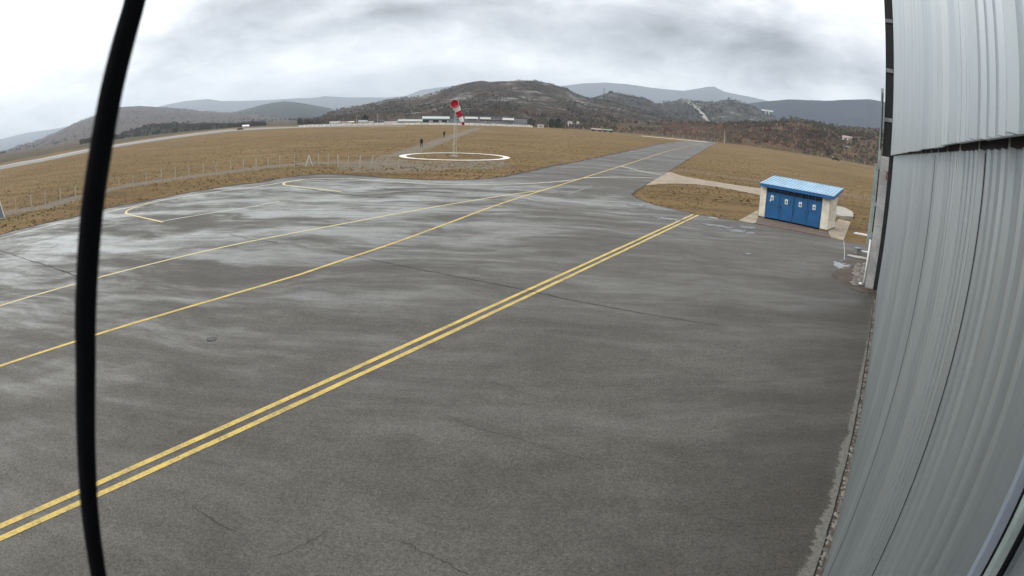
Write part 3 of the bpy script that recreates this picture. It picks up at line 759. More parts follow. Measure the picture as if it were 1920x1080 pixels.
# paving in front and concrete either side of the hut
def slab_px(name, px, mat, z0, z1):
    o = MB().prism([G(*p) for p in px], z0, z1).build(name, mat); o['kind'] = 'structure'; return o
slab_px('paving_strip', [(1418,420.5),(1421,409),(1440,412),(1500,424),(1552,437),(1557,446.5)], MAT['paver'], .0, .055)
slab_px('concrete_apron_slab', [(1384.8,414.8),(1422,394.5),(1421.5,408.5),(1417,419.5),(1411,420)], MAT['concrete'], .0, .06)
slab_px('concrete_apron_slab', [(1557.6,446),(1553,437),(1552,431),(1573,412),(1594.5,417.5),(1581.5,452)], MAT['concrete'], .0, .06)
slab_px('concrete_apron_slab', [(1560,393),(1572,391),(1584,394),(1596,400),(1599.5,404),(1599,411.5),(1570,409)], MAT['slab'], .0, .25)
mark('worn_or_sheen_line', [(1582,453),(1583,470),(1583,488)], .03, MAT['pale'], .0262)

# ------------------------------------------------------------------ windsock
ws = empty('windsock', (RC[0], RC[1], 0)); tag(ws, 'red and white windsock drooping from a pale lattice mast inside the white ring', 'windsock')
m = MB(); mh_ = 7.25; rb, rt = .30, .17
cor = []
for k in range(3):
    t = 2*math.pi*k/3 + .4
    m.tube([(math.cos(t)*rb, math.sin(t)*rb, 0), (math.cos(t)*rt, math.sin(t)*rt, mh_)], .028, 5); cor.append(t)
nb = 14
for i in range(nb):
    z0 = mh_*i/nb; z1 = mh_*(i+1)/nb
    for k in range(3):
        ta, tb = cor[k], cor[(k+1) % 3]
        if i % 2: ta, tb = tb, ta
        ra = rb+(rt-rb)*z0/mh_; r2 = rb+(rt-rb)*z1/mh_
        m.tube([(math.cos(ta)*ra, math.sin(ta)*ra, z0), (math.cos(tb)*r2, math.sin(tb)*r2, z1)], .014, 4)
m.build('mast', MAT['mast'], ws)
MB().box((0,0,.04), (1.0,1.0,.08)).build('mast_footing', MAT['slab'], ws)
hc = P3(852, 194.5, 85.3) - Vector((RC[0], RC[1], 0))
ctrl = [hc, hc+Vector((.16,.42,-.30)), hc+Vector((.44,.62,-.95)), hc+Vector((.80,.72,-1.75)), hc+Vector((1.08,.78,-2.45)), hc+Vector((1.33,.80,-3.0))]
rad = [.60, .56, .43, .34, .26, .18]
def cr_(P, t):
    i = min(int(t), len(P)-2); f = t-i
    p0 = P[max(i-1,0)]; p1 = P[i]; p2 = P[i+1]; p3 = P[min(i+2, len(P)-1)]
    return .5*((2*p1)+(p2-p0)*f+(2*p0-5*p1+4*p2-p3)*f*f+(3*p1-p0-3*p2+p3)*f**3)
bounds = [0, 1.05, 2.1, 3.15, 4.2, 5]
for i in range(5):
    a, b = bounds[i], bounds[i+1]; pts = []; rr = []
    for k in range(7):
        t = a+(b-a)*k/6; pts.append(cr_(ctrl, t)); rr.append(cr_([Vector((r,0,0)) for r in rad], t).x*(1+.05*math.sin(t*9)))
    mb = MB(); n_ = 20
    for j, p in enumerate(pts):
        d = (cr_(ctrl, min(5, a+(b-a)*j/6+.05)) - cr_(ctrl, max(0, a+(b-a)*j/6-.05))).normalized()
        if i == 0 and j < 2: d = Vector((.12,.92,-.30)).normalized()
        aa = d.cross(Vector((0,0,1))).normalized(); bb = d.cross(aa)
        for k in range(n_):
            t = 2*math.pi*k/n_; w = 1+(.06*math.sin(3*t+i*2+j*.4) if i > 0 else 0)
            mb.v.append(tuple(p+(aa*math.cos(t)+bb*math.sin(t))*rr[j]*w))
    for j in range(6):
        for k in range(n_):
            k2 = (k+1) % n_; mb.f.append((j*n_+k, j*n_+k2, (j+1)*n_+k2, (j+1)*n_+k))
    mb.build('cloth_band', MAT['red'] if i % 2 == 0 else MAT['white_cloth'], ws, True)
m = MB(); hp = []
d = Vector((.12,.92,-.30)).normalized(); aa = d.cross(Vector((0,0,1))).normalized(); bb = d.cross(aa)
for k in range(25):
    t = 2*math.pi*k/24; hp.append(hc+(aa*math.cos(t)+bb*math.sin(t))*.61)
m.tube(hp, .022, 5, False); m.tube([hc-Vector((0,0,.6)), Vector((0,0,mh_-.3))], .03, 6); 
m.build('hoop', MAT['mast'], ws)
m = MB(); cc0 = hc+d*.30
m.add([tuple(cc0+d*.25)]+[tuple(cc0+(aa*math.cos(2*math.pi*k/20)+bb*math.sin(2*math.pi*k/20))*.555) for k in range(20)], [(0, 1+k, 1+(k+1) % 20) for k in range(20)])
m.build('inner_cloth', MAT['red'], ws)

# ------------------------------------------------------------------ field fence
fence_px = [(-6,418),(112/3.6,120+1008/3.6),(215/3.6,120+985/3.6),(86,120+955/3.6),(114,120+948/3.6),(142,120+925/3.6),(172,365),(196,359),(223.5,120+838/3.6),(250.5,120+858/3.6),(273,120+815/3.6),(302.5,120+828/3.6),(329,120+808/3.6),(354.5,120+790/3.6),(381.5,120+785/3.6),(406.5,120+755/3.6),(432.5,120+743/3.6),(456.5,120+742/3.6)]
fence_px = [(-4,412),(31,403),(60,395),(86,389),(114,382.5),(142,376),(170,369.5),(197,363.5),(223.5,357.5),(250.5,352.5),(275,348),(302.5,343),(329,338.6),(354.5,334.8),(381.5,331.2),(406.8,328),(432.5,325.2),(456.5,322.4),(480.6,320.2),(502.8,318.2),(525,315.6),(552.2,313.2),(597.5,311.5),(615.5,312.2),(634,313.4),(653.5,314.2),(675.5,315),(698.6,315.2)]
fence = empty('wire_fence', (*G(*fence_px[12]), 0)); tag(fence, 'long fence of thin pale posts and wire crossing the dry grass field', 'fence')
fl0 = Vector(fence.location); tops = []
fpts = [Vector((*G(*p), 0)) for p in fence_px]
pm = MB().box((0,0,.72), (.085,.085,1.44)).box((0,0,1.46),(.06,.06,.04))
pm0 = pm.build('post', MAT['post'], fence)
for i, p in enumerate(fpts):
    o = pm0 if i == 0 else pm0.copy()
    if i: col.objects.link(o); o.parent = fence
    o.location = p - fl0; o.rotation_euler = (random.uniform(-.03,.03), random.uniform(-.03,.03), random.random())
m = MB()
for z in (.35, .8, 1.3):
    pass
for a, b in zip(fpts[:-1], fpts[1:]):
    for z in (.3, .65, 1.0, 1.35):
        c1, c2 = a-fl0, b-fl0
        m.tube([c1+Vector((0,0,z)), (c1+c2)/2+Vector((0,0,z-.03)), c2+Vector((0,0,z))], .007, 3, False)
m.build('wire', MAT['wire'], fence)
# braced strainer posts
def brace(px, label, s=1.0, board=False, sp=.95):
    c = Vector((*G(*px), 0)); t = empty('braced_post', c); tag(t, label, 'braced post')
    d = (fpts[-6]-fpts[-8]).normalized()
    MB().box((0,0,.80*s), (.10,.10,1.6*s)).build('post', MAT['post'], t)
    for sg in (-1, 1):
        MB().tube([d*sg*sp, Vector((0,0,1.5*s))], .05 if not board else .025, 5).build('strut', MAT['white_plastic'] if not board else MAT['post'], t)
    return t
brace((579.5,312), 'white A-shaped braced post in the middle of the field fence', .88, False, .42)
brace((698,316), 'thin A-shaped braced post closing the right end of the field fence', .72, True, .35)
c = Vector((*G(-9,413), 0)); t = empty('barrier_frame', c, R(30)); tag(t, 'grey trapezoid sheet metal frame standing in the grass at the left edge', 'frame')
MB().add([(-1.1,0,.05),(1.1,0,.05),(.6,0,1.7),(-.6,0,1.7),(-1.1,.06,.05),(1.1,.06,.05),(.6,.06,1.7),(-.6,.06,1.7)], [(0,1,2,3),(4,5,6,7),(0,1,5,4),(1,2,6,5),(2,3,7,6),(3,0,4,7)]).build('panel', MAT['wall_grey'], t)
m = MB(); m.tube([(-1.15,.03,0),(-.62,.03,1.75),(.62,.03,1.75),(1.15,.03,0)], .05, 6); m.tube([(-1.15,.03,.06),(1.15,.03,.06)], .04, 6); m.build('rim_tube', MAT['white_plastic'], t)
MB().tube([(.9,.5,0),(.85,.1,1.1)], .035, 5).build('leg', MAT['post'], t)

# ------------------------------------------------------------------ people on the track
def person(px, label, face, stride=.3, scale=1.0):
    c = Vector((*G(*px), 0)); s = scale
    J = {'pelvis':(0,0,.95,.15),'waist':(0,0,1.12,.135),'chest':(0,0,1.36,.165),'neck':(0,0,1.50,.065),'head':(0,.01,1.60,.085),'crown':(0,.01,1.72,.075),
         'hl':(-.10,0,.90,.10),'kl':(-.10,stride*.55,.50,.065),'al':(-.10,stride*.6,.09,.045),'tl':(-.10,stride*.6+.16,.045,.04),
         'hr':(.10,0,.90,.10),'kr':(.10,-stride*.1,.49,.065),'ar':(.10,-stride*.9,.12,.045),'tr':(.10,-stride*.9+.15,.045,.04),
         'sl':(-.19,0,1.42,.075),'el':(-.26,-.06,1.14,.05),'wl':(-.25,.12,.93,.035),'fl':(-.25,.17,.86,.03),
         'sr':(.19,0,1.42,.075),'er':(.26,.02,1.14,.05),'wr':(.25,.20,.96,.035),'fr':(.25,.25,.89,.03)}
    E_ = [('pelvis','waist'),('waist','chest'),('chest','neck'),('neck','head'),('head','crown'),('pelvis','hl'),('hl','kl'),('kl','al'),('al','tl'),('pelvis','hr'),('hr','kr'),('kr','ar'),('ar','tr'),
          ('chest','sl'),('sl','el'),('el','wl'),('wl','fl'),('chest','sr'),('sr','er'),('er','wr'),('wr','fr')]
    names = list(J); me = bpy.data.meshes.new('person')
    me.from_pydata([tuple(x*s for x in J[k][:3]) for k in names], [(names.index(a), names.index(b)) for a, b in E_], [])
    o = bpy.data.objects.new('person', me); col.objects.link(o); o.location = c; o.rotation_euler = (0,0,face)
    md = o.modifiers.new('skin', 'SKIN'); o.modifiers.new('sub', 'SUBSURF').levels = 2; o.modifiers['sub'].render_levels = 2
    sv = me.skin_vertices[0].data
    for i, k in enumerate(names):
        r_ = J[k][3]*s; sv[i].radius = (r_, r_); sv[i].use_root = (k == 'pelvis')
    me.materials.append(MAT['black_cloth'])
    hd = MB(); hd.tube([(0,.01,1.56*s),(0,.02,1.60*s),(0,.02,1.68*s),(0,.01,1.74*s)], [.06*s,.082*s,.084*s,.04*s], 12); hd.tube([(0,.09*s,1.65*s),(0,.115*s,1.635*s)], [.014,.02], 6)
    hd.build('face', MAT['skin'], o, True)
    hr = MB(); hr.tube([(0,-.03*s,1.62*s),(0,-.02*s,1.70*s),(0,0,1.77*s)], [.085*s,.098*s,.045*s], 12); hr.build('hair', MAT['black_cloth'], o, True)
    jk = MB(); jk.tube([(0,0,.86*s),(0,0,1.05*s),(0,0,1.30*s),(0,0,1.46*s)], [.19*s,.18*s,.215*s,.12*s], 14); jk.build('jacket', MAT['black_cloth'], o, True)
    tag(o, label, 'person'); return o
person((790,276.8), 'person in black clothes walking on the gravel track, nearer of the two', R(200), .34)
person((832.6,258.6), 'person in black clothes farther along the gravel track, left of the mast', R(20), .22)

# ------------------------------------------------------------------ grass tufts (roughness of the field)
def tufts():
    N = 90000
    a = rng.uniform(R(-53), R(36), N); D = np.exp(rng.uniform(np.log(30), np.log(240), N))
    x, y = D*np.sin(a), D*np.cos(a)
    ok = ~inside(x, y, ap_world) & (D < edge_dist(a)-4) & (np.abs(np.hypot(x-RC[0], y-RC[1])-RR) > .9) & ~inside(x, y, PATHW)
    for L in TRACK: ok &= seg_dist(x, y, L) > 1.6
    qu = (x-fl.x)*hu.x+(y-fl.y)*hu.y; qv = (x-fl.x)*hv.x+(y-fl.y)*hv.y
    ok &= ~((qu > -4.5) & (qu < 9) & (qv > -3) & (qv < 5.5))
    m_v = []; m_f = []
    for x0, y0 in zip(x[ok], y[ok]):
        if random.random() < .80: continue
        hgt = random.uniform(.03, .10); w = random.uniform(.05, .16)
        for k in range(3):
            t = random.random()*math.pi; o = len(m_v)
            cx, sy = math.cos(t)*w, math.sin(t)*w
            m_v += [(x0-cx, y0-sy, 0), (x0+cx, y0+sy, 0), (x0+cx*.6+random.uniform(-.05,.05), y0+sy*.6, hgt*random.uniform(.5,1)), (x0-cx*.3, y0-sy*.3, hgt)]
            m_f.append((o, o+1, o+2, o+3))
    me = bpy.data.meshes.new('grass'); me.from_pydata(m_v, [], m_f); me.update(); me.materials.append(MAT['tuft'])
    o = bpy.data.objects.new('grass', me); col.objects.link(o); tag(o, 'tufts of dry brown grass over the airfield', 'grass', None, 'stuff')
PATHW = [G(*p) for p in path]
tufts()

# ------------------------------------------------------------------ hills
def fbm(x, y, s, o=5):
    v = 0; a = .5; f = s
    for _ in range(o):
        v += a*noise.noise(Vector((x*f, y*f, 1.7))); a *= .5; f *= 2.05
    return v
HILLS = {}
def hill(name, px, D, D0, mat, na=260, nd=46, rough=.05, back=.55, gully=0.10, base_e=None, shape=1.25):
    pts = [(azel(x, y)) for x, y in px]
    A_ = [p[0] for p in pts]; E_ = [p[1] for p in pts]
    az = np.linspace(A_[0], A_[-1], na)
    el = np.interp(az, A_, E_)
    ts = np.concatenate([np.linspace(0, 1, nd), 1 + np.linspace(0, 1, nd//3)[1:]*back])
    vs = []
    for i, a in enumerate(az):
        u = i/(na-1); endf = min(1, min(u, 1-u)/.05)
        hz = H + D*math.tan(el[i]) 
        for t in ts:
            if t <= 1:
                d = D0+(D-D0)*t; f = t**shape*(1-.0) ; f = f*(1.15-.15*t)
            else:
                d = D0+(D-D0)*t; f = max(-.02, 1-((t-1)/back)**1.5)
            x, y = d*math.sin(a), d*math.cos(a)
            nz = fbm(x, y, 3.2/D, 6)
            g_ = 1 - 4*(t-.5)**2 if t < 1 else 0
            z = max(hz, 0)*f + max(hz,0)*gully*2*nz*max(g_, 0) + max(hz,0)*rough*fbm(x, y, 22/D, 4)*min(1, t*3)
            z = z*(1 if endf == 1 else endf**.6) - .35*(1-min(1,t*20))
            vs.append((x, y, z))
    m = len(ts); fs = [(i*m+j, i*m+j+1, (i+1)*m+j+1, (i+1)*m+j) for i in range(na-1) for j in range(m-1)]
    me = bpy.data.meshes.new(name); me.from_pydata(vs, [], fs); me.update()
    if me.polygons[10].normal.z < 0: me.flip_normals()
    for p in me.polygons: p.use_smooth = True
    me.materials.append(mat); o = bpy.data.objects.new(name, me); col.objects.link(o); o['kind'] = 'structure'
    HILLS[len(HILLS)] = (np.array(vs).reshape(na, m, 3), az, ts, nd)
    return len(HILLS)-1
scrub_m = m_hill('main_hill_scrub', (.060,.048,.039), (.38,.36,.33), (.036,.035,.028), 1.2, .95, (.105,.058,.042))
hmain = hill('hill', [(560,236),(583,228),(617,209.5),(650,202.5),(692,196),(728,185.5),(760,184),(783,182),(800,179),(817,173.5),(835,167),(856,160.5),(880,155),(903,150),(920,153),(939,152.5),(972,150.5),(1003,151.3),(1036,157.5),(1064,166),(1078,175.6),(1100,183),(1140,190),(1190,203),(1240,216),(1300,229),(1350,240)], 900, 420, scrub_m, 420, 70, .055, .5, .14)
hrock = hill('hill', [(1090,200),(1108,183),(1128,177.5),(1147,172.2),(1167,177),(1189,181),(1211,185),(1228,195),(1244,209),(1265,222),(1290,234)], 1250, 850, m_hill('rocky_ridge', (.060,.057,.050), (.34,.33,.31), (.045,.046,.038), .9, .95), 200, 44, .06, .5, .12)
h4 = hill('hill', [(1180,226),(1205,206),(1228,197),(1255,191),(1281,187.3),(1300,189),(1319,192),(1339,191.5),(1352,188.5),(1367,186.2),(1392,192.5),(1417,204),(1450,219),(1490,236)], 1500, 850, m_hill('streaked_hill', (.056,.050,.043), (.30,.29,.26), (.052,.052,.042), .8, .75), 240, 44, .05, .5, .12)
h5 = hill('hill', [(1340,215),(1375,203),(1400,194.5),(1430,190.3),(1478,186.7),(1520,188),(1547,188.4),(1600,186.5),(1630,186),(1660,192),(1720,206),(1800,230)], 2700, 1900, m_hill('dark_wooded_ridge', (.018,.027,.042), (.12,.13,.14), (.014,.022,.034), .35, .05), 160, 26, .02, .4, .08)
hl1 = hill('hill', [(-60,318),(0,290),(28,275),(64,266),(106,248),(139,231),(175,218),(200,207),(222,201),(264,199),(300,201),(333,203.3),(383,209),(428,211),(480,213.5),(511,217),(560,227),(620,236)], 2200, 1000, m_hill('long_grey_hill', (.125,.104,.098), (.26,.24,.23), (.095,.084,.076), .6, .35), 300, 44, .03, .5, .10)
hlow = hill('hill', [(150,283),(185,270),(214,259),(239,247),(278,236),(328,231.5),(389,234),(444,236),(500,237.5)], 850, 520, m_hill('low_dark_scrub_hill', (.055,.054,.044), (.25,.24,.21), (.04,.042,.03), 1.2, .5), 160, 30, .05, .4, .1)
h2 = hill('hill', [(400,221),(436,211),(469,202.5),(490,197),(511,193),(533,190),(550,190.8),(567,193.5),(594,198.5),(617,202.5),(639,211),(680,222)], 2900, 1700, m_hill('wooded_cone', (.045,.055,.052), (.20,.19,.18), (.038,.048,.042), .5, .2), 160, 30, .03, .5, .08)
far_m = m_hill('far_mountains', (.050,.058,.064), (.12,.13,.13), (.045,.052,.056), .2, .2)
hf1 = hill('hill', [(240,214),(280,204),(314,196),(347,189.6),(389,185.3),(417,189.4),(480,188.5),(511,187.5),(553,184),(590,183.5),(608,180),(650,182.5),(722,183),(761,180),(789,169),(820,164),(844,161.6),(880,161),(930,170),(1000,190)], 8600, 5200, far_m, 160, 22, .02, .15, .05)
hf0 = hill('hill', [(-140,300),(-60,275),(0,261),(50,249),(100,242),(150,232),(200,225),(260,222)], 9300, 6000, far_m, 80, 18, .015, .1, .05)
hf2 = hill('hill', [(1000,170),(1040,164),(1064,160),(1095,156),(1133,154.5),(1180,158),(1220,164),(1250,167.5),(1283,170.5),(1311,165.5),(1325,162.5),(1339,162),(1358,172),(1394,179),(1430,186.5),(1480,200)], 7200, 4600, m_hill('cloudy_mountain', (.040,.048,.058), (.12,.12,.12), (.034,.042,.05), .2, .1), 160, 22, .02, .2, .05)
bank_m = m_hill('scrub_bank', (.11,.083,.058), (.30,.27,.23), (.16,.115,.066), 2.4, .45, (.19,.10,.065))
hb_ = hill('scrub_bank_ground', [(980,239),(1030,236.5),(1080,234.5),(1110,231),(1150,228.5),(1217,229.5),(1283,227.5),(1367,230),(1436,228.5),(1470,224.5),(1492,223.5),(1533,231),(1589,239.5),(1647,244),(1720,258),(1800,280)], 560, 352, bank_m, 300, 50, .10, .7, .14, None, .8)

def scree(h, a0, a1, t0, t1, w, n=60):
    grid, az, ts, nd = HILLS[h]; V = []; F = []
    for k in range(n):
        f = k/(n-1); i = int(np.clip(np.searchsorted(az, a0+(a1-a0)*f), 1, len(az)-3)); tj = (t0+(t1-t0)*f)*(nd-1); j = int(min(tj, nd-2)); ft = tj-j
        fi = (a0+(a1-a0)*f-az[i-1])/(az[i]-az[i-1])
        def P_(q): return (grid[i-1,q]*(1-fi)+grid[i,q]*fi)
        p = P_(j)*(1-ft)+P_(j+1)*ft; a = a0+(a1-a0)*f; ww = w*(.5+abs(noise.noise(Vector((k*.35, h, 2))))*1.6)
        for sg in (-1, 1): V.append((p[0]+math.cos(a)*ww*sg, p[1]-math.sin(a)*ww*sg, p[2]+1.6))
        if k: F.append((2*k-2, 2*k-1, 2*k+1, 2*k))
    me = bpy.data.meshes.new('scree'); me.from_pydata(V, [], F); me.update(); me.materials.append(MAT['slab'])
    o = bpy.data.objects.new('scree', me); col.objects.link(o); tag(o, 'pale chute of loose rock running down the far hill', 'rock', None, 'stuff')
scree(h4, azel(1283,190)[0], azel(1328,224)[0], .98, .30, 4.5)
scree(h4, azel(1290,190)[0], azel(1312,205)[0], .97, .65, 2.5, 40)
# scrub standing on the slopes (leafless, uncountable)
def scrub(h, n, size, mat, label, tmin=0.0, tmax=1.0, leaves=14, ridge=.0, amin=0, amax=1, flat=.75, thr=-.18):
    grid, az, ts, nd = HILLS[h]; V = []; F = []
    for _ in range(n):
        u = random.uniform(amin, amax)*(grid.shape[0]-2)
        t = (1.0 if random.random() < ridge else random.uniform(tmin, tmax))*(nd-2)
        i, j = int(u), int(t); fu, ft = u-i, t-j
        p = grid[i,j]*(1-fu)*(1-ft)+grid[i+1,j]*fu*(1-ft)+grid[i,j+1]*(1-fu)*ft+grid[i+1,j+1]*fu*ft
        if noise.noise(Vector((p[0]*.02, p[1]*.02, 5))) < thr: continue
        s = size*random.uniform(.5, 1.35)
        for _k in range(leaves):
            a = random.random()*6.283; r = s*random.random()**.5*.6; z = s*flat*random.random()**.8
            c = (p[0]+math.cos(a)*r*(1-z/s*.5), p[1]+math.sin(a)*r*(1-z/s*.5), p[2]+z-.1*s)
            o = len(V); q = s*random.uniform(.08, .22)
            b = random.random()*3.14; dx, dy = math.cos(b)*q, math.sin(b)*q
            V += [(c[0]-dx, c[1]-dy, c[2]-q*.4), (c[0]+dx, c[1]+dy, c[2]-q*.3), (c[0]+dx*.1, c[1]+dy*.1, c[2]+q*random.uniform(.8,1.6))]
            F.append((o, o+1, o+2))
    me = bpy.data.meshes.new('scrub'); me.from_pydata(V, [], F); me.update(); me.materials.append(mat)
    o = bpy.data.objects.new('scrub', me); col.objects.link(o); tag(o, label, 'scrub', None, 'stuff')
scrub(hb_, 2400, 2.6, MAT['scrub'], 'grey brown leafless scrub covering the bank beyond the airfield', .02, 1, 16)
scrub(hb_, 1100, 2.4, MAT['scrub_dark'], 'grey green scrub at the right end of the bank', .0, 1, 14, 0, .62, .95, thr=-9)
scrub(hb_, 600, 2.6, MAT['scrub_red'], 'reddish leafless scrub on the bank beyond the taxiway end', .02, .6, 16, 0, .30, .80)
scrub(hb_, 500, 3.0, MAT['scrub_dark'], 'dark evergreen scrub along the top of the bank', .55, 1, 16, .3)
scrub(hmain, 4200, 2.8, MAT['scrub_dark'], 'dark scrub and low trees over the big hill', .1, 1, 10, .10)
scrub(hmain, 1500, 4.0, MAT['scrub'], 'pale leafless trees at the foot of the big hill', .0, .22, 12)
scrub(hlow, 1400, 4.0, MAT['scrub_dark'], 'dark scrub over the low hill on the left', .0, 1, 10, .1)
scrub(hrock, 1300, 5.5, MAT['scrub_dark'], 'scattered scrub on the small rocky peak', .1, 1, 8, .12)
scrub(h4, 1500, 6.5, MAT['scrub_dark'], 'scattered scrub on the hill streaked with pale rock', .1, 1, 8, .12)
scrub(hl1, 1500, 5, MAT['scrub_dark'], 'woodland patches over the long grey hill on the left', .0, 1, 8, .35)

# ------------------------------------------------------------------ far buildings
def frame_at(px, D):
    """position on the ground and the across direction, facing the camera"""
    a, e = azel(px, 230)
    return Vector((D*math.sin(a), D*math.cos(a), 0)), -a
def Zp(px, py, D): return P3(px, py, D).z
def bar(mb, pxa, pxb, pya, pyb, D, depth, px0, off=0.0):
    """box between two survey pixels at distance D in the local frame of a building centred at px0"""
    a0_, _ = azel(px0, 230)
    xa = D*math.tan(azel(pxa, 230)[0]-a0_); xb = D*math.tan(azel(pxb, 230)[0]-a0_)
    za, zb = Zp((pxa+pxb)/2, pyb, D), Zp((pxa+pxb)/2, pya, D)
    za = max(za, 0)
    mb.box(((xa+xb)/2, off+depth/2, (za+zb)/2), (abs(xb-xa), depth, abs(zb-za))); return mb
def far_root(name, px0, D, label, cat, group=None, z=0):
    p, rz = frame_at(px0, D); p.z = z
    e = empty(name, p, rz); tag(e, label, cat, group); return e
D = 372
f = far_root('terminal_building', 878, D, 'long low grey building with white fascia panels behind the airfield', 'building')
m = MB(); bar(m, 792, 868, 222, 236, D, 18, 878); bar(m, 868.3, 988, 222.2, 237.6, D, 16, 878, 0); m.build('wall', MAT['wall_grey'], f)
m = MB(); bar(m, 790, 844, 217.2, 218.2, D, 19, 878, -.5); bar(m, 845, 897, 218, 221.9, D, 16, 878, 3); bar(m, 898, 965, 219.4, 222, D, 16, 878, 2.0); m.build('roof', MAT['wall_dark'], f)
for xa, xb, ya, yb in ((791.5,843,218.3,222.6),(871,896,218.9,222.9),(899.5,920,219.9,223.3),(941.7,963.5,221.2,225.3)):
    m = MB(); bar(m, xa, xb, ya, yb, D, .6, 878, -1.0); m.build('fascia_panel', MAT['fascia_white'], f)
def win_row(parent, xs, ya, yb, D, px0, off, slope=0):
    for i, (xa, xb) in enumerate(xs):
        m = MB(); bar(m, xa, xb, ya+slope*i, yb+slope*i, D, .12, px0, off); m.build('window', MAT['glass'], parent)
win_row(f, [(852,858),(879,885),(886,892)], 223.4, 225.2, D, 878, -.14)
win_row(f, [(900+5.4*k, 904+5.4*k) for k in range(12)], 224.2, 226.2, D, 878, -.14, .14)
win_row(f, [(793,804),(812,822),(829,838)], 225.5, 229.5, D, 878, -.14)
for xa, xb, ya, yb in ((804.5,811.5,225.2,228.6),(822.5,828.5,225.4,228.8),(838.5,841,225.6,229)):
    m = MB(); bar(m, xa, xb, ya, yb, D, .3, 878, -.35); m.build('sign_panel', MAT['fascia_white'], f)
m = MB(); bar(m, 792, 842, 223.2, 224.3, D, 2.0, 878, -2.1); m.build('canopy', MAT['green_paint'], f)
m = MB(); bar(m, 962, 989, 228.2, 237.8, D, 9, 878, -3.0); m.build('annex', MAT['wall_grey'], f)
D = 356
f = far_root('storage_shed', 769, D, 'white topped open shed with greenish posts left of the long grey building', 'shed')
m = MB(); bar(m, 746, 792, 224.2, 227.6, D, 9, 769); m.build('roof', MAT['fascia_white'], f)
for k in range(9):
    x = 747 + 5.5*k; m = MB(); bar(m, x, x+.8, 227.6, 237, D, .4, 769, .3); m.build('post', MAT['green_paint'], f)
m = MB(); bar(m, 747, 791, 228, 237, D, .3, 769, 8.5); m.build('back_wall', MAT['green_paint'], f)
# white perimeter wall
wpts = [(560,237.6),(620,235.9),(700,235),(790,234.9),(880,235.4),(960,237.6),(1000,239.2)]
base = empty('perimeter_wall', (*G(700,235.4), 0)); tag(base, 'long white perimeter wall behind the airfield in front of the buildings', 'wall')
b0 = Vector(base.location); m = MB(); m2 = MB()
PW = []
for i in range(len(wpts)-1):
    for k in range(8):
        t = k/8; PW.append(P3(wpts[i][0]+(wpts[i+1][0]-wpts[i][0])*t, 232, 346))
PW.append(P3(1000, 232, 346))
for a, b in zip(PW[:-1], PW[1:]):
    a = Vector((a.x, a.y, 0)); b = Vector((b.x, b.y, 0)); d = (b-a); L = d.length; d.normalize(); n_ = Vector((-d.y, d.x, 0))
    hh = 1.15*random.uniform(.85,1.15)
    m.box((a+b)/2-b0+Vector((0,0,hh/2)), (L-.4, .25, hh), (d, n_, Vector((0,0,1))))
    m2.box(a-b0+Vector((0,0,.65)), (.35,.35,1.3), (d, n_, Vector((0,0,1))))
m.build('wall_panel', MAT['wall_white'], base); m2.build('pillars', MAT['wall_cream'], base)
def house(px0, pxa, pxb, ytop, yroof, D, wall, roof, label, cat='house', depth=8, zbase=0, nwin=3, gable=True, group=None):
    f = far_root('house', px0, D, label, cat, group, zbase)
    a0_, _ = azel(px0, 230)
    xa = D*math.tan(azel(pxa, 230)[0]-a0_); xb = D*math.tan(azel(pxb, 230)[0]-a0_)
    zt = Zp(px0, yroof, D)-zbase; zr = Zp(px0, ytop, D)-zbase
    MB().box(((xa+xb)/2, depth/2, zt/2), (xb-xa, depth, zt)).build('wall', wall, f)
    ov = .4
    if gable:
        vs = [(xa-ov,-ov,zt+.01),(xb+ov,-ov,zt+.01),(xb+ov,depth+ov,zt+.01),(xa-ov,depth+ov,zt+.01),(xa-ov*.2,depth/2,max(zr,zt+.5)),(xb+ov*.2,depth/2,max(zr,zt+.5))]
        MB().add(vs, [(0,1,2,3),(0,1,5,4),(2,3,4,5),(0,4,3),(1,2,5)]).build('roof', roof, f)
    else:
        MB().box(((xa+xb)/2, depth/2, (zt+zr)/2+.02), (xb-xa+ov, depth+ov, max(zr-zt, .25))).build('roof', roof, f)
    w = xb-xa
    for k in range(nwin):
        xc = xa + w*(k+.5)/nwin
        wd_ = min(1.3, w/nwin*.4)
        MB().box((xc, -.03, zt*.58), (wd_, .08, min(1.2, zt*.35))).build('window', MAT['glass'], f)
    return f
house(628, 618, 638, 228.2, 229.2, 365, MAT['wall_white'], MAT['fascia_white'], 'low flat white building, leftmost behind the perimeter wall', 'building', 8, 0, 4, False)
house(648, 640, 653, 228.4, 229.6, 372, MAT['wall_cream'], MAT['roof_red'], 'low cream house next to the leftmost flat white building', nwin=3)
house(658, 653.4, 664, 227.4, 229.3, 368, MAT['wall_cream'], MAT['wall_cream'], 'small rounded cream building between the cream house and the two storey one', 'building', nwin=2)
house(680, 672, 689, 225.4, 228.2, 366, MAT['wall_white'], MAT['roof_grey'], 'pale house with a stepped grey roof behind the perimeter wall', nwin=4)
house(697, 691, 700, 227.6, 229, 370, MAT['wall_white'], MAT['roof_grey'], 'small white house right of the pale one with a stepped roof', nwin=2)
house(715, 711, 719.5, 225.8, 226.6, 362, MAT['wall_grey'], MAT['wall_grey'], 'square grey green tank house behind the perimeter wall', 'tank house', 5, 0, 1, False)
house(732, 721, 744, 227.4, 229.2, 368, MAT['wall_white'], MAT['roof_red'], 'long white house left of the white topped shed', nwin=5)
house(1014, 1008, 1020, 234, 235.2, 352, MAT['wall_white'], MAT['roof_red'], 'small white kiosk right of the long grey building', 'kiosk', 5, 0, 1)
house(1068.5, 1064.5, 1073, 227.4, 228.8, 420, MAT['wall_white'], MAT['roof_red'], 'narrow white house above the right end of the airfield', nwin=1, depth=6)
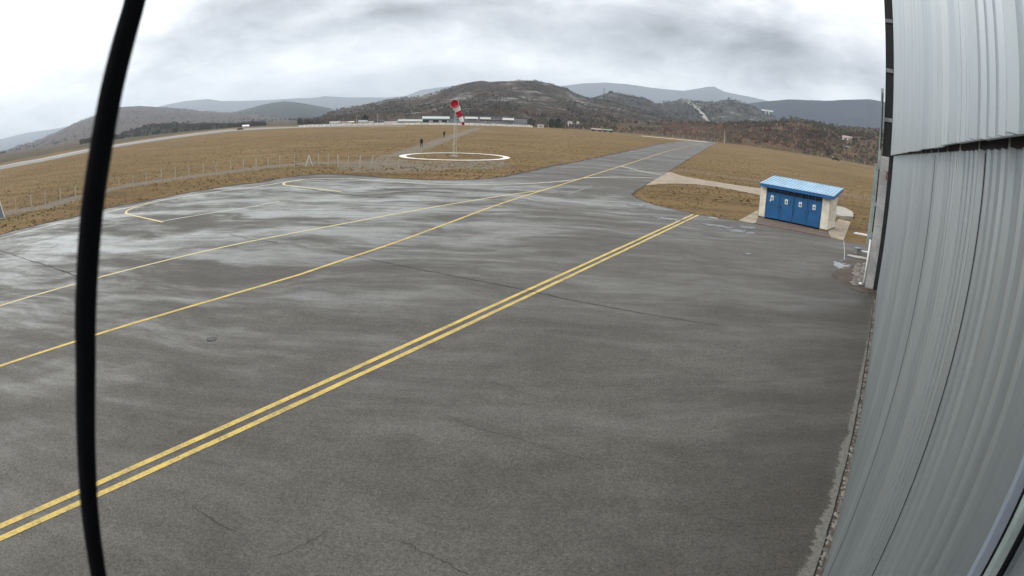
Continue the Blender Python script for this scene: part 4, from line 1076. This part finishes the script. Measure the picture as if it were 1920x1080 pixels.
house(1084, 1081.5, 1086, 228, 229, 430, MAT['wall_white'], MAT['roof_red'], 'tiny white house right of the narrow one', nwin=1, depth=5)
# parked trailers
def trailer(pxa, pxb, ytop, ybot, D, mat, label):
    px0 = (pxa+pxb)/2; f = far_root('truck_trailer', px0, D, label, 'trailer', 'trailers parked behind the airfield')
    a0_, _ = azel(px0, 240); x = D*math.tan(azel(pxb, 240)[0]-a0_); z = Zp(px0, ytop, D)
    MB().box((0, 1.25, (z+1.0)/2), (2*x, 2.5, z-1.0)).build('cargo_box', mat, f)
    for sx in (-.7, -.5, .55, .75):
        MB().tube([(x*sx, .1, .5), (x*sx, .5, .5)], .5, 12).build('wheel', MAT['tyre'], f)
    MB().box((0, 1.25, .8), (2*x*.95, 1.6, .25)).build('chassis', MAT['dark'], f)
trailer(1109, 1129.5, 241.2, 245, 340, MAT['wall_white'], 'white truck trailer parked behind the airfield, left of the greenish one')
trailer(1131, 1149.5, 242.4, 246.6, 336, mat_plain('pale_green_panel', (.42,.50,.44), .6, 0, .05), 'pale greenish truck trailer parked right of the white one')
# sheds at the far left
house(461, 455, 467, 234.2, 236.4, 500, MAT['wall_white'], MAT['fascia_white'], 'white shed with a pale roof at the far end of the runway', 'shed', 8, 0, 1)
house(496, 490, 512, 236, 237.4, 520, MAT['wall_cream'], MAT['roof_grey'], 'low pale shed right of the white one at the runway end', 'shed', 8, 0, 2)
# dark car on the runway edge and black car by the right fence
def car(px, D, label, rz=0.0, s=1.0):
    f = far_root('parked_car', px, D, label, 'car'); f.rotation_euler[2] += rz; f.scale = (s, s, s)
    prof = [(-2.1,.35),(-2.1,.8),(-1.9,.95),(-1.3,1.0),(-.8,1.42),(.7,1.45),(1.25,1.0),(2.0,.9),(2.15,.6),(2.15,.35)]
    vs = [(x, y, z) for y in (-.85,.85) for x, z in prof]; n_ = len(prof)
    MB().add(vs, [tuple(range(n_)), tuple(range(2*n_-1, n_-1, -1))] + [(i, (i+1) % n_, n_+(i+1) % n_, n_+i) for i in range(n_)]).build('body', MAT['car_dark'], f)
    for sx in (-1.35, 1.35):
        for sy in (-.88, .68): MB().tube([(sx, sy, .33), (sx, sy+.2, .33)], .33, 14).build('wheel', MAT['tyre'], f)
    MB().add([(-.75,-.86,1.02),(.95,-.86,1.02),(.62,-.862,1.36),(-.62,-.862,1.34)], [(0,1,2,3)]).build('side_window', MAT['glass'], f)
d_ = math.hypot(*G(450.5,244)); car(450.5, d_, 'dark car parked beside the far runway', 0, .9)
d_ = math.hypot(*G(1571,301.5)); car(1571, d_*.985, 'black car parked at the right edge of the dry field', 0, 1.05)
# hillside houses on the right bank
def on_bank(px, D):
    g_, az, ts, nd = HILLS[hb_]; a, _ = azel(px, 260); i = int(np.clip(np.searchsorted(az, a), 0, len(az)-1))
    d = np.hypot(g_[i,:,0], g_[i,:,1]); return float(np.interp(D, d, g_[i,:,2]))
for (x0, xa, xb, yt, yr, D, lab, mt, rf) in ((1591,1581,1600,255,259.5,428,'pale house with a faded red roof on the scrubby bank','wall_white','roof_red'),
                                    (1590,1584,1596,274,275.5,393,'small white shed below the red roofed house on the bank','wall_white','roof_grey'),
                                    (1570,1562,1579,286,287.6,368,'low white hut at the foot of the bank behind the black car','wall_white','fascia_white')):
    house(x0, xa, xb, yt, yr, D, MAT[mt], MAT[rf], lab, 'house', 7, max(0, on_bank(x0, D)-.3), 2)
vd = far_root('viaduct', 1438, 1480, 'pale flat viaduct deck on thin piers against the blue ridge', 'viaduct')
a0_, _ = azel(1438, 210); D = 1480
xa = D*math.tan(azel(1426,210)[0]-a0_); xb = D*math.tan(azel(1449,210)[0]-a0_); zt = Zp(1438, 206, D)
MB().box(((xa+xb)/2, 5, zt-1.5), (xb-xa, 10, 3.2)).build('deck', MAT['wall_white'], vd)
for x in (xa+(xb-xa)*.35, xa+(xb-xa)*.65): MB().box((x, 5, (zt-3.1)/2), (2.6, 4, zt-3.1)).build('pier', MAT['wall_white'], vd)

# ------------------------------------------------------------------ far trees, poles, boundary fence
def tree(px, D, h, r, mat, label, group=None, conif=True, n=420):
    p = P3(px, 240, D); p.z = 0; t = empty('tree', p); tag(t, label, 'tree', group)
    MB().tube([(0,0,0),(0,.05,h*.4),(.05,0,h*.92)], [.16*h/6,.12*h/6,.03], 7).build('trunk', MAT['bark'], t)
    V = []; F = []
    for _ in range(n):
        z = random.uniform(.12, 1.0); rr = r*((1-z)**.7 if conif else math.sin(math.pi*min(1, z))**.7)*random.uniform(.3, 1.05)+.05
        a = random.random()*6.283; c = Vector((math.cos(a)*rr, math.sin(a)*rr, z*h)); q = random.uniform(.18, .45)*h/6
        b = random.random()*6.283; o = len(V)
        V += [tuple(c+Vector((math.cos(b)*q, math.sin(b)*q, -.3*q))), tuple(c-Vector((math.cos(b)*q, math.sin(b)*q, .2*q))), tuple(c+Vector((0,0,q*random.uniform(.6,1.4))))]
        F.append((o, o+1, o+2))
    MB().add(V, F).build('crown', mat, t)
tree(1033, 345, 5.2, 2.2, MAT['conifer'], 'dark evergreen tree, left one of the pair right of the kiosk', 'pair of dark evergreen trees', False)
tree(1046, 345, 5.6, 2.6, MAT['conifer'], 'dark evergreen tree, right and broader one of the pair', 'pair of dark evergreen trees', False)
tree(684, 378, 5.8, 2.4, MAT['conifer'], 'dark tree behind the house with a stepped grey roof', None, False)
tree(562, 420, 5.0, 2.0, MAT['scrub'], 'bare grey tree at the left end of the perimeter wall', None, False)
tree(995, 360, 5.0, 2.2, MAT['scrub_dark'], 'dark bushy tree at the right end of the long grey building', None, False)
def pole(px, ytop, D, label, arm=False, zb=0.0, w=.09):
    p = P3(px, 250, D); p.z = zb; z = Zp(px, ytop, D)-zb
    t = empty('lamp_pole', p, -azel(px, 250)[0]); tag(t, label, 'pole', 'poles around the airfield')
    MB().tube([(0,0,0),(0,0,z)], [w*1.3, w*.8], 7).build('pole_shaft', MAT['mast'], t)
    m = MB(); m.box((0,0,z+.08), (.9 if arm else .35, .25, .16)); m.build('lamp_head', MAT['mast'], t)
pole(1359, 245.5, 338, 'pale pole standing at the boundary fence beyond the taxiway end', False, 0, .13)
pole(1027.7, 223, 350, 'tall thin pole between the two kiosks and evergreen trees', False, 0, .12)
pole(707.5, 213.5, 364, 'tall thin pole beside the square tank house', True, 0, .12)
pole(668, 217, 366, 'tall thin pole left of the pale house with a stepped roof', True, 0, .12)
pole(909.5, 218, 352, 'thin pole in front of the right half of the long grey building', False, 0, .1)
pole(860.5, 222, 350, 'thin pole in front of the middle of the long grey building', False, 0, .1)
# boundary fence on the right
bf = empty('boundary_fence', (*G(1450,281), 0)); tag(bf, 'grey boundary fence along the far right edge of the dry field', 'fence'); b0 = Vector(bf.location)
bp = [(1060,241.5),(1110,244.5),(1160,248.5),(1204,253),(1280,260.5),(1345,266.8),(1400,272.8),(1450,279.8),(1500,288.2),(1561,298.2),(1600,305.2),(1642,313.2)]
B = []
for i in range(len(bp)-1):
    a = Vector(G(*bp[i])); b = Vector(G(*bp[i+1])); n_ = max(1, int((b-a).length/5))
    for k in range(n_): B.append(a.lerp(b, k/n_)*1.006)
post0 = MB().box((0,0,1.0), (.14,.14,2.0)).build('post', MAT['post'], bf)
m = MB()
for i, p in enumerate(B):
    q = Vector((p.x, p.y, 0))-b0
    if i < 98:
        o = post0 if i == 0 else post0.copy()
        if i: col.objects.link(o); o.parent = bf
        o.location = q
    if i:
        for z in (.5, 1.1, 1.8): m.tube([prev+Vector((0,0,z)), q+Vector((0,0,z))], .025, 3, False)
    prev = q
m.build('wire', MAT['wire'], bf)
# pylon on the saddle of the hills
py_ = P3(1132.5, 181, 1300); z = Zp(1132.5, 165, 1300)
t = empty('pylon', (py_.x, py_.y, 60)); tag(t, 'faint lattice pylon on the saddle right of the big hill', 'pylon')
m = MB(); hh = z-60
for sx in (-1, 1):
    for sy in (-1, 1): m.tube([(sx*2.6, sy*2.6, 0), (sx*.8, sy*.8, hh*.7), (sx*.5, sy*.5, hh)], .22, 4)
for k in range(7):
    zz = hh*k/7; w = 2.6-1.9*min(1, k/5); m.tube([(-w,-w,zz),(w,-w*.8,zz+hh/7)], .14, 3); m.tube([(w,-w,zz),(-w,-w*.8,zz+hh/7)], .14, 3)
m.tube([(-4,0,hh*.78),(4,0,hh*.78)], .2, 4); m.tube([(-3.2,0,hh*.93),(3.2,0,hh*.93)], .2, 4)
m.build('lattice', MAT['wall_grey'], t)

# ------------------------------------------------------------------ black rod close in front of the camera
rp = [(262,-60),(253,0),(231,80),(209,170),(189,280),(172,400),(164,500),(160,600),(160.5,700),(162,850),(169,965),(185,1080),(205,1180)]
pts = []
for x, y in rp: pts.append(P3(x, y, .36))
# bring the foot and head forward so that the rod is one gently bowed bar
m = MB(); sm = [cr_(pts, t) for t in np.linspace(0, len(pts)-1, 70)]
ext0 = sm[0]+(sm[0]-sm[1])*8; ext1 = sm[-1]+(sm[-1]-sm[-2])*4
wpx = [.0071+.0006*math.sin(k*.06) for k in range(72)]
m.tube([ext0]+sm+[ext1], wpx, 20)
c0 = sm[35]; o = m.build('black_rod', MAT['rubber'], None, True, loc=tuple(c0))
tag(o, 'thick black bowed rod standing upright close in front of the camera on the left', 'rod')

# ------------------------------------------------------------------ haze
HR, HT = 10600, max(float(v[0][...,2].max()) for v in HILLS.values()) + 40
bm = bmesh.new()
ring0 = []; ring1 = []
n_ = 24
me = bpy.data.meshes.new('haze')
vs = [(math.cos(2*math.pi*k/n_)*HR, math.sin(2*math.pi*k/n_)*HR, zz) for zz in (-1.5, HT) for k in range(n_)]
fs = [tuple(range(n_-1,-1,-1)), tuple(range(n_, 2*n_))] + [(k, (k+1) % n_, n_+(k+1) % n_, n_+k) for k in range(n_)]
me.from_pydata(vs, [], fs); me.update()
hz = bpy.data.objects.new('haze', me); col.objects.link(hz); tag(hz, 'pale damp haze lying over the valley and hills', 'haze', None, 'stuff')
t = NT('haze_air')
pv = t.n('ShaderNodeVolumePrincipled', None, Color=(.80,.90,1.0,1), Density=1.5e-4, Anisotropy=.35)
t.t.links.new(pv.outputs[0], t.n('ShaderNodeOutputMaterial').inputs[1])
me.materials.append(t.id)

# ------------------------------------------------------------------ sky and light
SUN_AZ, SUN_EL = R(-105), R(42)
t = NT('World', True); sc.world = t.id
sky = t.n('ShaderNodeTexSky', dict(sky_type='NISHITA', sun_disc=False, sun_elevation=SUN_EL, sun_rotation=SUN_AZ, air_density=1.0, dust_density=3.0))
d = t.n('ShaderNodeTexCoord').outputs['Generated']
sx = t.n('ShaderNodeSeparateXYZ', None, Vector=d); X, Y, Z = sx.outputs
zc = t.math('ADD', t.math('MAXIMUM', Z, 0.0), .36)
cv = t.n('ShaderNodeCombineXYZ', None, X=t.math('DIVIDE', X, zc), Y=t.math('DIVIDE', Y, zc), Z=0.0).outputs[0]
az = t.math('ARCTAN2', X, Y); el = t.math('ARCSINE', Z)
w = t.vmath('ADD', cv, t.vmath('MULTIPLY', t.n('ShaderNodeTexNoise', None, Vector=cv, Scale=1.6, Detail=3.0).outputs[1], (.4,.4,0)))
n1 = t.noise(t.mapv(w, (.8,1.1,1), (0,0,R(12)), (3.1,1.7,0)), 1.5, 7, .52)
n2 = t.noise(t.mapv(w, (1,1,1), (0,0,0), (7.3,2.2,0)), 4.6, 7, .62)
nn = t.math('ADD', t.math('MULTIPLY', n1, .65), t.math('MULTIPLY', n2, .35))
def gauss(a0, e0, sa, se, amp, tilt=0.0):
    da = t.math('DIVIDE', t.math('SUBTRACT', az, R(a0)), R(sa))
    e_ = t.math('SUBTRACT', t.math('SUBTRACT', el, R(e0)), t.math('MULTIPLY', t.math('SUBTRACT', az, R(a0)), tilt))
    de = t.math('DIVIDE', e_, R(se))
    q = t.math('ADD', t.math('MULTIPLY', da, da), t.math('MULTIPLY', de, de))
    return t.math('MULTIPLY', t.math('EXPONENT', t.math('MULTIPLY', q, -1.0)), amp)
def addn(*a):
    s = a[0]
    for b in a[1:]: s = t.math('ADD', s, b)
    return s
lum = addn(.66, t.math('MULTIPLY', t.math('SUBTRACT', nn, .5), 2.1),
           gauss(23, 8.6, 17, 3.0, -.36, -.10), gauss(-12, 10.6, 13, 2.6, -.24), gauss(-36, 5.5, 9, 2.0, -.12), gauss(4, 14.5, 30, 3, -.06),
           gauss(-46, 14, 14, 6.0, .60), gauss(3, 4.8, 12, 1.8, .34, -.08), gauss(16, 2.8, 16, 1.8, .22), gauss(-25, 3.5, 24, 2.6, .25), gauss(30, 5.2, 3.0, 1.6, .34), gauss(-50, 6, 14, 3, .15),
           t.ramp(el, R(18), R(45), 0, .35))
lum = t.math('MAXIMUM', lum, .22); lum = t.math('MINIMUM', lum, 1.5)
cc_ = t.mix(t.ramp(lum, .4, 1.0), (.90,.935,1.0), (.98,.99,1.0))
STR = .10
cl = t.vmath('SCALE', cc_, (0,0,0)); nd = t.t.nodes[-1]
t.t.links.new(t.math('MULTIPLY', lum, 1/STR), nd.inputs['Scale'])
mx = t.mix(.97, sky.outputs[0], cl)
below = t.ramp(Z, -.02, 0.0)
mx = t.mix(below, (2.2,2.1,2.0), mx)
bg = t.n('ShaderNodeBackground', None, Color=mx, Strength=STR)
t.t.links.new(bg.outputs[0], t.n('ShaderNodeOutputWorld').inputs[0])
sd = bpy.data.lights.new('sun', 'SUN'); sd.energy = 1.0; sd.angle = R(28); sd.color = (1, .97, .92)
so = bpy.data.objects.new('sun', sd); col.objects.link(so)
sv = Vector((math.sin(SUN_AZ)*math.cos(SUN_EL), math.cos(SUN_AZ)*math.cos(SUN_EL), math.sin(SUN_EL)))
so.rotation_euler = sv.to_track_quat('Z', 'Y').to_euler(); so.location = (0,0,60)

vs_ = sc.view_settings; vs_.view_transform = 'Standard'; vs_.look = 'None'; vs_.exposure = .65; vs_.gamma = 1
cy = sc.cycles
cy.use_denoising = True; cy.max_bounces = 5; cy.diffuse_bounces = 3; cy.glossy_bounces = 3; cy.volume_bounces = 2; cy.transparent_max_bounces = 12
cy.sample_clamp_indirect = 6
